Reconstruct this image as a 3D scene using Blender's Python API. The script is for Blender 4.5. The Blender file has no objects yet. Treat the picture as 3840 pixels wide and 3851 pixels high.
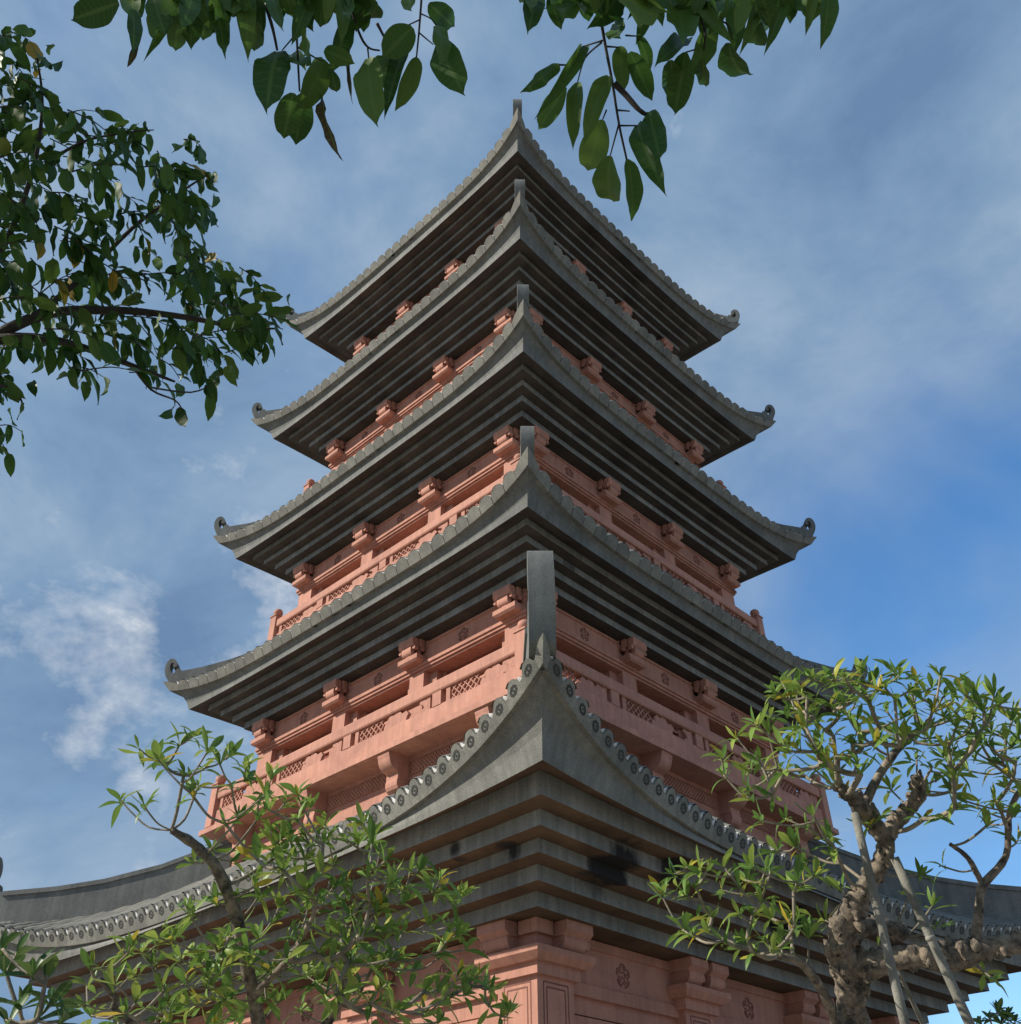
import bpy, bmesh, math, random
from mathutils import Vector, Matrix
R = math.radians
random.seed(7)
scn = bpy.context.scene
COL = scn.collection

# ------------------------------------------------------------------ camera
EYE = 1.6                                   # eye height above the ground
F_PX, IMW, IMH = 3653.4, 3840.0, 3851.0     # focal length in photo pixels
PITCH, YAW, ROLL, PHI = R(37.817), R(-0.403), R(-0.541), R(1.491)
CAM = Vector((0.0, -25.0, EYE))
_f = Vector((math.sin(YAW) * math.cos(PITCH), math.cos(YAW) * math.cos(PITCH), math.sin(PITCH)))
_r = Vector((math.cos(YAW), -math.sin(YAW), 0.0))
_u = _r.cross(_f)
CR = _r * math.cos(ROLL) + _u * math.sin(ROLL)
CU = -_r * math.sin(ROLL) + _u * math.cos(ROLL)
CF = _f
cd = bpy.data.cameras.new("camera")
cam = bpy.data.objects.new("camera", cd)
COL.objects.link(cam)
cam.matrix_world = Matrix(((CR.x, CU.x, -CF.x, CAM.x), (CR.y, CU.y, -CF.y, CAM.y), (CR.z, CU.z, -CF.z, CAM.z), (0, 0, 0, 1)))
cd.sensor_fit = 'HORIZONTAL'
cd.sensor_width = 36.0
cd.lens = F_PX / IMW * 36.0
cd.clip_start = 0.05
cd.clip_end = 4000
scn.camera = cam

# ------------------------------------------------------------------ sky and sun
SUN_AZ, SUN_EL = R(193.5), R(34.2)          # direction towards the sun (math angle from +X), elevation
wd = bpy.data.worlds.new("World")
scn.world = wd
wd.use_nodes = True
nt = wd.node_tree
for n in list(nt.nodes): nt.nodes.remove(n)
def N(t, **k):
    n = nt.nodes.new(t)
    for a, b in k.items(): setattr(n, a, b)
    return n
out = N('ShaderNodeOutputWorld'); bg = N('ShaderNodeBackground')
bg.inputs['Strength'].default_value = 0.15
sky = N('ShaderNodeTexSky', sky_type='NISHITA', sun_disc=False)
sky.sun_elevation = SUN_EL
sky.sun_rotation = (math.pi / 2 - SUN_AZ) % (2 * math.pi)
sky.air_density = 1.0; sky.dust_density = 0.6; sky.ozone_density = 2.5
tc = N('ShaderNodeTexCoord')
def noise(scale, det, rough, off, dist=0.0, sc=(1, 1, 1)):
    mp = N('ShaderNodeMapping'); mp.inputs['Location'].default_value = off; mp.inputs['Scale'].default_value = sc
    nt.links.new(tc.outputs['Generated'], mp.inputs['Vector'])
    nz = N('ShaderNodeTexNoise'); nz.inputs['Scale'].default_value = scale; nz.inputs['Detail'].default_value = det
    nz.inputs['Roughness'].default_value = rough; nz.inputs['Distortion'].default_value = dist
    nt.links.new(mp.outputs['Vector'], nz.inputs['Vector']); return nz.outputs['Fac']
def ramp(fac, stops):
    r = N('ShaderNodeValToRGB'); e = r.color_ramp.elements
    e[0].position, e[0].color = stops[0][0], (stops[0][1],) * 3 + (1,)
    e[1].position, e[1].color = stops[-1][0], (stops[-1][1],) * 3 + (1,)
    for p_, v_ in stops[1:-1]:
        k = e.new(p_); k.color = (v_,) * 3 + (1,)
    nt.links.new(fac, r.inputs['Fac']); return r.outputs['Color']
def mixc(fac, a, b):
    m = N('ShaderNodeMix', data_type='RGBA')
    if isinstance(fac, float): m.inputs[0].default_value = fac
    else: nt.links.new(fac, m.inputs[0])
    for s_, v_ in ((m.inputs[6], a), (m.inputs[7], b)):
        if isinstance(v_, tuple): s_.default_value = v_
        else: nt.links.new(v_, s_)
    return m.outputs[2]
def dirv(u, v): return (CF + CR * ((u * 1.99377 - IMW / 2) / F_PX) - CU * ((v * 1.99377 - IMH / 2) / F_PX)).normalized()
def toward(d, lo, hi):                        # 0..1 mask growing towards one part of the sky
    vm = N('ShaderNodeVectorMath', operation='DOT_PRODUCT'); vm.inputs[1].default_value = d
    nt.links.new(tc.outputs['Generated'], vm.inputs[0])
    mr = N('ShaderNodeMapRange', interpolation_type='SMOOTHSTEP'); mr.inputs['From Min'].default_value = lo; mr.inputs['From Max'].default_value = hi
    nt.links.new(vm.outputs['Value'], mr.inputs['Value']); return mr.outputs['Result']
def mth(op, a, b):
    m = N('ShaderNodeMath', operation=op)
    for i_, v_ in enumerate((a, b)):
        if isinstance(v_, float): m.inputs[i_].default_value = v_
        else: nt.links.new(v_, m.inputs[i_])
    return m.outputs[0]
hs = N('ShaderNodeHueSaturation'); hs.inputs['Saturation'].default_value = 1.25; hs.inputs['Value'].default_value = 1.05
nt.links.new(sky.outputs['Color'], hs.inputs['Color'])
nv = noise(1.7, 5, 0.52, (3.1, 0.7, 1.9), 0.4, (1, 1, 1.6))
clear = toward(dirv(2150, 1330), 0.88, 0.985)
veil = ramp(mth('SUBTRACT', nv, mth('MULTIPLY', clear, 0.34)), [(0.12, 0.03), (0.30, 0.70), (0.46, 0.97)])
sh = noise(3.0, 10, 0.60, (7.7, 1.1, 4.0), 0.25, (1, 1, 1.6))
rv = N('ShaderNodeValToRGB'); e_ = rv.color_ramp.elements
e_[0].position, e_[0].color = 0.34, (0.74, 1.26, 2.10, 1); e_[1].position, e_[1].color = 0.68, (1.85, 2.4, 3.1, 1)
k_ = e_.new(0.5); k_.color = (1.12, 1.75, 2.62, 1)
nt.links.new(sh, rv.inputs['Fac']); vcol = rv.outputs['Color']
c1 = mixc(veil, hs.outputs['Color'], vcol)
lowl = toward(dirv(30, 1330), 0.90, 0.985)
puff = ramp(mth('ADD', mth('MULTIPLY', noise(6.5, 11, 0.62, (4.4, 2.0, 0.2), 0.15, (1, 1, 1.4)), 1.0), mth('MULTIPLY', lowl, 0.155)), [(0.66, 0.0), (0.76, 0.35), (0.87, 1.0)])
c2 = mixc(puff, c1, (4.2, 4.35, 4.5, 1))
nt.links.new(c2, bg.inputs['Color'])
nt.links.new(bg.outputs[0], out.inputs[0])

sl = bpy.data.lights.new("sun", 'SUN')
sl.energy = 4.1; sl.angle = R(0.53); sl.color = (1.0, 0.93, 0.82)
so = bpy.data.objects.new("sun", sl); COL.objects.link(so)
sd = Vector((math.cos(SUN_AZ) * math.cos(SUN_EL), math.sin(SUN_AZ) * math.cos(SUN_EL), math.sin(SUN_EL)))
so.rotation_euler = sd.to_track_quat('Z', 'Y').to_euler()
so.location = sd * 60

scn.view_settings.view_transform = 'Standard'
scn.view_settings.look = 'None'
scn.view_settings.gamma = 1.0
scn.view_settings.exposure = 0.40
scn.render.engine = 'CYCLES'
scn.cycles.max_bounces = 6
scn.cycles.diffuse_bounces = 3

# ------------------------------------------------------------------ materials
def mk(name):
    m = bpy.data.materials.new(name); m.use_nodes = True
    t = m.node_tree
    b = t.nodes['Principled BSDF']
    return m, t, b
def nd(t, kind, **k):
    n = t.nodes.new(kind)
    for a, v in k.items(): setattr(n, a, v)
    return n
def stone(name, c_lo, c_hi, scale=3.0, speck=0.0, bump=0.15, rough=0.8, streak=0.0, stain=None, objvar=0.0, grime=0.0, joint=0.0):
    m, t, b = mk(name)
    L = t.links.new
    co = nd(t, 'ShaderNodeTexCoord')
    n1 = nd(t, 'ShaderNodeTexNoise'); n1.inputs['Scale'].default_value = scale; n1.inputs['Detail'].default_value = 8; n1.inputs['Roughness'].default_value = 0.65
    L(co.outputs['Object'], n1.inputs['Vector'])
    rp = nd(t, 'ShaderNodeValToRGB'); e = rp.color_ramp.elements
    e[0].position, e[0].color = 0.3, (*c_lo, 1); e[1].position, e[1].color = 0.72, (*c_hi, 1)
    L(n1.outputs['Fac'], rp.inputs['Fac']); col = rp.outputs['Color']
    n2 = nd(t, 'ShaderNodeTexNoise'); n2.inputs['Scale'].default_value = 70; n2.inputs['Detail'].default_value = 3
    L(co.outputs['Object'], n2.inputs['Vector'])
    def mul(colin, facout, lo, hi, amount):
        r2 = nd(t, 'ShaderNodeMapRange'); r2.inputs['From Min'].default_value = 0.35; r2.inputs['From Max'].default_value = 0.65
        r2.inputs['To Min'].default_value = lo; r2.inputs['To Max'].default_value = hi
        L(facout, r2.inputs['Value'])
        mx = nd(t, 'ShaderNodeMix', data_type='RGBA', blend_type='MULTIPLY'); mx.inputs[0].default_value = amount
        L(colin, mx.inputs[6]); L(r2.outputs['Result'], mx.inputs[7]); return mx.outputs[2]
    if speck: col = mul(col, n2.outputs['Fac'], 1 - speck, 1 + speck, 1.0)
    if streak:
        mp = nd(t, 'ShaderNodeMapping'); mp.inputs['Scale'].default_value = (7, 7, 0.35)
        L(co.outputs['Object'], mp.inputs['Vector'])
        n3 = nd(t, 'ShaderNodeTexNoise'); n3.inputs['Scale'].default_value = 1.2; n3.inputs['Detail'].default_value = 5
        L(mp.outputs['Vector'], n3.inputs['Vector'])
        col = mul(col, n3.outputs['Fac'], 1 - streak, 1 + streak * 0.5, 1.0)
    if joint:
        sp = nd(t, 'ShaderNodeSeparateXYZ'); L(co.outputs['Object'], sp.inputs[0]); masks = []
        for op, off in (('ADD', .37), ('SUBTRACT', .81)):
            a1_ = nd(t, 'ShaderNodeMath', operation=op); L(sp.outputs['X'], a1_.inputs[0]); L(sp.outputs['Y'], a1_.inputs[1])
            a2_ = nd(t, 'ShaderNodeMath', operation='MULTIPLY_ADD'); L(a1_.outputs[0], a2_.inputs[0]); a2_.inputs[1].default_value = .7071 / joint; a2_.inputs[2].default_value = 20 + off
            a3_ = nd(t, 'ShaderNodeMath', operation='FRACT'); L(a2_.outputs[0], a3_.inputs[0])
            a4_ = nd(t, 'ShaderNodeMath', operation='LESS_THAN'); L(a3_.outputs[0], a4_.inputs[0]); a4_.inputs[1].default_value = .010 / joint; masks.append(a4_.outputs[0])
        mm = nd(t, 'ShaderNodeMath', operation='MAXIMUM'); L(masks[0], mm.inputs[0]); L(masks[1], mm.inputs[1])
        m5 = nd(t, 'ShaderNodeMath', operation='MULTIPLY'); L(mm.outputs[0], m5.inputs[0]); m5.inputs[1].default_value = .55
        mx = nd(t, 'ShaderNodeMix', data_type='RGBA'); L(m5.outputs[0], mx.inputs[0]); L(col, mx.inputs[6]); mx.inputs[7].default_value = (.03, .03, .028, 1); col = mx.outputs[2]
    if objvar:
        oi = nd(t, 'ShaderNodeObjectInfo'); r3 = nd(t, 'ShaderNodeMapRange'); r3.inputs['To Min'].default_value = 1 - objvar; r3.inputs['To Max'].default_value = 1 + objvar
        L(oi.outputs['Random'], r3.inputs['Value'])
        mx = nd(t, 'ShaderNodeMix', data_type='RGBA', blend_type='MULTIPLY'); mx.inputs[0].default_value = 1.0
        L(col, mx.inputs[6]); L(r3.outputs['Result'], mx.inputs[7]); col = mx.outputs[2]
    if grime:
        n4 = nd(t, 'ShaderNodeTexNoise'); n4.inputs['Scale'].default_value = 0.9; n4.inputs['Detail'].default_value = 10; n4.inputs['Roughness'].default_value = 0.72
        L(co.outputs['Object'], n4.inputs['Vector']); col = mul(col, n4.outputs['Fac'], 1 - grime, 1 + grime * .4, 1.0)
    for st in (stain or []):
        (cx, cy, cz), rad, scol = st
        vm = nd(t, 'ShaderNodeVectorMath', operation='DISTANCE'); vm.inputs[1].default_value = (cx, cy, cz)
        L(co.outputs['Object'], vm.inputs[0])
        ns = nd(t, 'ShaderNodeTexNoise'); ns.inputs['Scale'].default_value = 3.4; ns.inputs['Detail'].default_value = 9; ns.inputs['Roughness'].default_value = .68
        smp = nd(t, 'ShaderNodeMapping'); smp.inputs['Scale'].default_value = (1, 1, .4); L(co.outputs['Object'], smp.inputs['Vector']); L(smp.outputs['Vector'], ns.inputs['Vector'])
        ad = nd(t, 'ShaderNodeMath', operation='MULTIPLY_ADD'); ad.inputs[1].default_value = 1.6 * rad; ad.inputs[2].default_value = -0.8 * rad
        L(ns.outputs['Fac'], ad.inputs[0])
        sm = nd(t, 'ShaderNodeMath', operation='ADD'); L(vm.outputs['Value'], sm.inputs[0]); L(ad.outputs[0], sm.inputs[1])
        mr = nd(t, 'ShaderNodeMapRange'); mr.inputs['From Min'].default_value = rad; mr.inputs['From Max'].default_value = rad * 0.55
        mr.inputs['To Min'].default_value = 0; mr.inputs['To Max'].default_value = 0.97
        L(sm.outputs[0], mr.inputs['Value'])
        mx = nd(t, 'ShaderNodeMix', data_type='RGBA'); L(mr.outputs['Result'], mx.inputs[0]); L(col, mx.inputs[6]); mx.inputs[7].default_value = (*scol, 1)
        col = mx.outputs[2]
    L(col, b.inputs['Base Color'])
    b.inputs['Roughness'].default_value = rough
    b.inputs['Specular IOR Level'].default_value = 0.3
    if bump:
        bp = nd(t, 'ShaderNodeBump'); bp.inputs['Strength'].default_value = bump; bp.inputs['Distance'].default_value = 0.02
        L(n2.outputs['Fac'], bp.inputs['Height']); L(bp.outputs['Normal'], b.inputs['Normal'])
    return m
GREY = stone('grey_granite', (0.125, 0.132, 0.125), (0.225, 0.228, 0.21), 1.1, 0.25, 0.25, 0.75, 0.16, None, 0, 0.15)
STEP = stone('grey_cornice', (0.18, 0.188, 0.178), (0.31, 0.312, 0.29), 1.1, 0.25, 0.25, 0.75, 0.20, None, 0.05, 0.18, 1.83)
GREYT = stone('grey_tile', (0.15, 0.152, 0.135), (0.27, 0.262, 0.225), 1.6, 0.28, 0.3, 0.8, 0.12, None, 0.16, 0.15)
DARK = stone('dark_carving', (0.034, 0.036, 0.034), (0.07, 0.072, 0.066), 6, 0.2, 0.1)
SOFF = stone('dark_soffit', (0.042, 0.037, 0.033), (0.10, 0.086, 0.073), 1.1, 0.35, 0.2, 0.85, 0, None, 0, 0.25)  # upper eave undersides, a darker brown than the stone faces
BLACKSTAIN = [((1.25, -9.40, 6.52), 0.62, (0.012, 0.012, 0.012)), ((2.32, -8.71, 6.72), 0.42, (0.015, 0.014, 0.013)),
              ((-0.47, -10.2, 6.60), 0.24, (0.02, 0.019, 0.018)), ((-1.2, -9.6, 6.78), 0.20, (0.03, 0.028, 0.025)), ((4.9, -5.9, 6.7), 0.6, (0.015, 0.014, 0.013))]
GREYS = stone('grey_granite_stained', (0.158, 0.160, 0.144), (0.27, 0.267, 0.238), 1.1, 0.25, 0.25, 0.75, 0.16, BLACKSTAIN, 0, 0.15)
STEPS = stone('grey_cornice_stained', (0.18, 0.183, 0.166), (0.31, 0.306, 0.274), 1.1, 0.25, 0.25, 0.75, 0.20, BLACKSTAIN, 0.05, 0.18, 1.83)
SOFFS = stone('brown_soffit_stained', (0.075, 0.046, 0.028), (0.17, 0.105, 0.062), 1.1, 0.35, 0.2, 0.85, 0, BLACKSTAIN, 0, 0.25)  # lowest eave underside, browner than the stone faces, with black stains
PINK = stone('salmon_stone', (0.46, 0.222, 0.165), (0.575, 0.287, 0.205), 1.3, 0.10, 0.16, 0.82, 0.12, None, 0.04, 0.16)
REDW = stone('red_recess_shade', (0.20, 0.062, 0.045), (0.28, 0.095, 0.06), 1.5, 0.08, 0.05)  # recess interiors, with shade and red-brown bounce put into the colour
GROOVE_SHADE = stone('groove_shade', (0.17, 0.072, 0.056), (0.24, 0.10, 0.076), 4, 0.1, 0)  # raised strips whose dark colour stands in for shade inside carved grooves
WHITE = stone('white_mortar', (0.70, 0.69, 0.66), (0.82, 0.81, 0.78), 5, 0.06, 0.1)
PAVE = stone('paving', (0.22, 0.20, 0.165), (0.34, 0.31, 0.255), 0.5, 0.12, 0.2)

# ------------------------------------------------------------------ mesh helpers
class MB:
    def __init__(s): s.v = []; s.f = []; s.m = []; s.sm = []
    def add(s, vs, fs, mi=0, smooth=False):
        o = len(s.v); s.v += [tuple(v) for v in vs]
        for f in fs: s.f.append(tuple(i + o for i in f)); s.m.append(mi); s.sm.append(smooth)
    def box(s, a, b, mi=0):
        x0, y0, z0 = a; x1, y1, z1 = b
        s.add([(x0, y0, z0), (x1, y0, z0), (x1, y1, z0), (x0, y1, z0), (x0, y0, z1), (x1, y0, z1), (x1, y1, z1), (x0, y1, z1)],
              [(0, 3, 2, 1), (4, 5, 6, 7), (0, 1, 5, 4), (1, 2, 6, 5), (2, 3, 7, 6), (3, 0, 4, 7)], mi)
    def chbox(s, a, b, c, mi=0):            # box with chamfered lower front/side edges (front = +y)
        x0, y0, z0 = a; x1, y1, z1 = b
        zc = z0 + c
        vs = [(x0 + c, y0, z0), (x1 - c, y0, z0), (x1 - c, y1 - c, z0), (x0 + c, y1 - c, z0),
              (x0, y0, zc), (x1, y0, zc), (x1, y1, zc), (x0, y1, zc),
              (x0, y0, z1), (x1, y0, z1), (x1, y1, z1), (x0, y1, z1)]
        s.add(vs, [(0, 3, 2, 1), (0, 1, 5, 4), (1, 2, 6, 5), (2, 3, 7, 6), (3, 0, 4, 7),
                   (4, 5, 9, 8), (5, 6, 10, 9), (6, 7, 11, 10), (7, 4, 8, 11), (8, 9, 10, 11)], mi)
    def prism(s, prof, x0, x1, mi=0, plane='yz', smooth=False):   # extrude a closed profile
        n = len(prof)
        if plane == 'yz':
            vs = [(x0, a, b) for a, b in prof] + [(x1, a, b) for a, b in prof]
        elif plane == 'xz':
            vs = [(a, x0, b) for a, b in prof] + [(a, x1, b) for a, b in prof]
        fs = [tuple(range(n)), tuple(range(2 * n - 1, n - 1, -1))]
        s.add(vs, fs, mi)
        if smooth: s.v += [tuple(v) for v in vs]
        s.f += [(len(s.v) - 2 * n + i, len(s.v) - 2 * n + (i + 1) % n, len(s.v) - n + (i + 1) % n, len(s.v) - n + i) for i in range(n)]
        s.m += [mi] * n; s.sm += [smooth] * n
    def lathe(s, prof, c, n=12, mi=0):
        cx, cy = c; vs = []
        for r_, z_ in prof:
            for i in range(n):
                a = 2 * math.pi * i / n; vs.append((cx + r_ * math.cos(a), cy + r_ * math.sin(a), z_))
        fs = []
        for j in range(len(prof) - 1):
            for i in range(n): fs.append((j * n + i, j * n + (i + 1) % n, (j + 1) * n + (i + 1) % n, (j + 1) * n + i))
        fs.append(tuple(range(n - 1, -1, -1))); fs.append(tuple((len(prof) - 1) * n + i for i in range(n)))
        s.add(vs, fs, mi, True)
    def mesh(s, name, mats, recalc=True):
        me = bpy.data.meshes.new(name); me.from_pydata(s.v, [], s.f)
        for m in mats: me.materials.append(m)
        me.polygons.foreach_set('material_index', s.m)
        me.polygons.foreach_set('use_smooth', s.sm)
        if recalc:
            bm = bmesh.new(); bm.from_mesh(me); bmesh.ops.recalc_face_normals(bm, faces=bm.faces); bm.to_mesh(me); bm.free()
        me.update(); return me
def obj(name, me, parent=None, loc=(0, 0, 0), rz=0.0):
    o = bpy.data.objects.new(name, me); COL.objects.link(o)
    o.parent = parent; o.location = loc; o.rotation_euler = (0, 0, rz); return o
def tag(o, label=None, cat=None, group=None, kind=None):
    if label: o['label'] = label
    if cat: o['category'] = cat
    if group: o['group'] = group
    if kind: o['kind'] = kind
    return o
# faces of the square tower: 0 left, 1 right, 2 back right, 3 back left; local frame x = along the face, y = outward
TH = [R(225), R(315), R(45), R(135)]
def fpos(k, x, y, z):
    t = TH[k]; return Vector((x * math.sin(t) + y * math.cos(t), -x * math.cos(t) + y * math.sin(t), z))
def fobj(name, me, parent, k, x, y, z): return obj(name, me, parent, fpos(k, x, y, z), TH[k] - math.pi / 2)

# ------------------------------------------------------------------ ground
g = MB(); g.add([(-900, -900, 0), (900, -900, 0), (900, 900, 0), (-900, 900, 0)], [(0, 1, 2, 3)])
tag(obj('ground', g.mesh('ground', [PAVE])), kind='structure')

# ------------------------------------------------------------------ pagoda
PAG = bpy.data.objects.new('pagoda', None); COL.objects.link(PAG)
PAG.rotation_euler = (0, 0, PHI)
tag(PAG, 'five tiered salmon stone pagoda with sweeping grey tiled roofs', 'pagoda')

class Curve:                                  # one horizontal ring of a roof, swept up and out towards its corners
    def __init__(s, aC, zC, aM, zM, p=3.0, q=3.0): s.a, s.zC, s.aM, s.zM, s.p, s.q = aC, zC + EYE, aM, zM + EYE, p, q
    def at(s, w):
        t = abs(w); return (w * s.a, s.aM + (s.a - s.aM) * t ** s.p, s.zM + (s.zC - s.zM) * t ** s.q)
    def ats(s, x): return s.at(max(-1.0, min(1.0, x / s.a)))
WS = [math.sin(math.pi / 2 * (i / 14 - 1)) for i in range(29)]
def loft(mb, c0, c1, mi=0, smooth=False, faces=(0, 1, 2, 3), ws=WS, mid=None):
    rows = [c0] + ([mid] if mid else []) + [c1]
    for k in faces:
        n = len(ws); vs = []
        for c in rows:
            for w in ws: vs.append(fpos(k, *c.at(w)))
        fs = []
        for j in range(len(rows) - 1):
            for i in range(n - 1): fs.append((j * n + i, j * n + i + 1, (j + 1) * n + i + 1, (j + 1) * n + i))
        mb.add(vs, fs, mi, smooth)
def lerpc(c0, c1, t, u):
    c = Curve(0, 0, 0, 0, c1.p, c1.q)
    c.a = c0.a + (c1.a - c0.a) * t; c.aM = c0.aM + (c1.aM - c0.aM) * t
    c.zC = c0.zC + (c1.zC - c0.zC) * u; c.zM = c0.zM + (c1.zM - c0.zM) * u; return c
def flat(a, z): return Curve(a, z - EYE, a, z - EYE)

TIERS = []
# lowest roof
TIERS.append(dict(F=Curve(8.68, 5.53, 8.34, 5.43), B=Curve(9.32, 6.55, 8.27, 5.54, 2.7, 4.2), L=Curve(9.52, 6.86, 8.40, 5.90, 2.7, 4.2),
    steps=[(8.22, 5.30, .15), (7.83, 5.06, .13), (7.45, 4.85, .11), (7.06, 4.61, .09), (6.68, 4.38, .06)], atop=5.2, ztop=8.0, big=True, pitch=.3855, s1=9.02, rw=.38))
Rb = [(9.897, 12.953, 9.238, 12.377), (9.418, 18.125, 8.788, 17.522), (9.003, 23.205, 8.335, 22.575), (8.528, 28.313, 7.863, 27.651)]
Q2 = 2 ** .5
for i, (ra, za, rb, zb) in enumerate(Rb):
    aB, aF = ra / Q2, rb / Q2
    st = [(aF - .385, zb - .05, .10), (aF - .645, zb - .22, .08), (aF - .90, zb - .41, .06), (aF - 1.155, zb - .60, .04)]
    TIERS.append(dict(F=Curve(aF, zb, aF - .13, zb - .01), B=Curve(aB, za, aB - .42, za - .343, 4.3, 5.0), L=Curve(aB + .17, za + .29, aB - .28, za - .075, 4.3, 5.0),
        steps=st, atop=aF - 1.55 if i < 3 else 0.35, ztop=zb + 1.75 if i < 3 else zb + 5.2, big=False, pitch=.405, s1=aB - .62, rw=.28))

def roofz(T, x, d):                            # height of the tiled slope at (x along the face, d outward)
    lx, ld, lz = T['L'].ats(x)
    t = max(0.0, min(1.0, (ld - d) / (ld - T['atop'])))
    return lz + (T['ztop'] + EYE - lz) * t * (.8 + .2 * t)

def eave_tile(T, x, w):
    B, L = T['B'], T['L']; mb = MB(); h = w / 2
    def P(u, v, back):                          # u along, v up the strip, back = inward
        xs = x + u * w
        b, l = B.ats(xs), L.ats(xs)
        return (xs, b[1] + (l[1] - b[1]) * v - back, b[2] + (l[2] - b[2]) * v)
    if T['big']:
        pr = [(-.5, 0), (.5, 0), (.5, .56), (.41, .58), (.35, .68), (.29, .82), (.20, .95), (.09, 1.02), (-.09, 1.02), (-.20, .95), (-.29, .82), (-.35, .68), (-.41, .58), (-.5, .56)]
    else:
        pr = [(-.478, 0), (.478, 0), (.478, .60), (.42, .76), (.31, .90), (.14, .97), (-.14, .97), (-.31, .90), (-.42, .76), (-.478, .60)]
    n = len(pr)
    vs = [P(u, v, 0) for u, v in pr] + [P(u, v, .12) for u, v in pr]
    mb.add(vs, [tuple(range(n)), tuple(range(2 * n - 1, n - 1, -1))] + [(i, (i + 1) % n, n + (i + 1) % n, n + i) for i in range(n)], 0)
    # pale mortar showing in the dip beside the tile
    q = [(.30, .40), (.70, .40), (.72, 1.0), (.5, .80), (.28, 1.0)]
    vs = [P(u, v, .05) for u, v in q] + [P(u, v, .16) for u, v in q]
    mb.add(vs, [tuple(range(5)), tuple(range(9, 4, -1))] + [(i, (i + 1) % 5, 5 + (i + 1) % 5, 5 + i) for i in range(5)], 1)
    if T['big']:
        sc = (L.ats(x)[2] - B.ats(x)[2])
        def ring(r0, r1, back, lob, mi):
            m_ = 16; vs = []
            for i in range(m_):
                a = 2 * math.pi * i / m_; k = 1 + (lob if i % 2 else -lob)
                vs.append(P(r1 * k * math.cos(a) / w, .53 + r1 * k * math.sin(a) / .38, back))
            for i in range(m_):
                a = 2 * math.pi * i / m_
                vs.append(P(r0 * math.cos(a) / w, .53 + r0 * math.sin(a) / .38, back))
            if r0 > 0.001: mb.add(vs, [(i, (i + 1) % m_, m_ + (i + 1) % m_, m_ + i) for i in range(m_)], mi)
            else: mb.add(vs[:m_], [tuple(range(m_))], mi)
        ring(.046, .088, -.006, .06, 2); ring(0, .02, -.009, 0, 2)
    return mb

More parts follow.
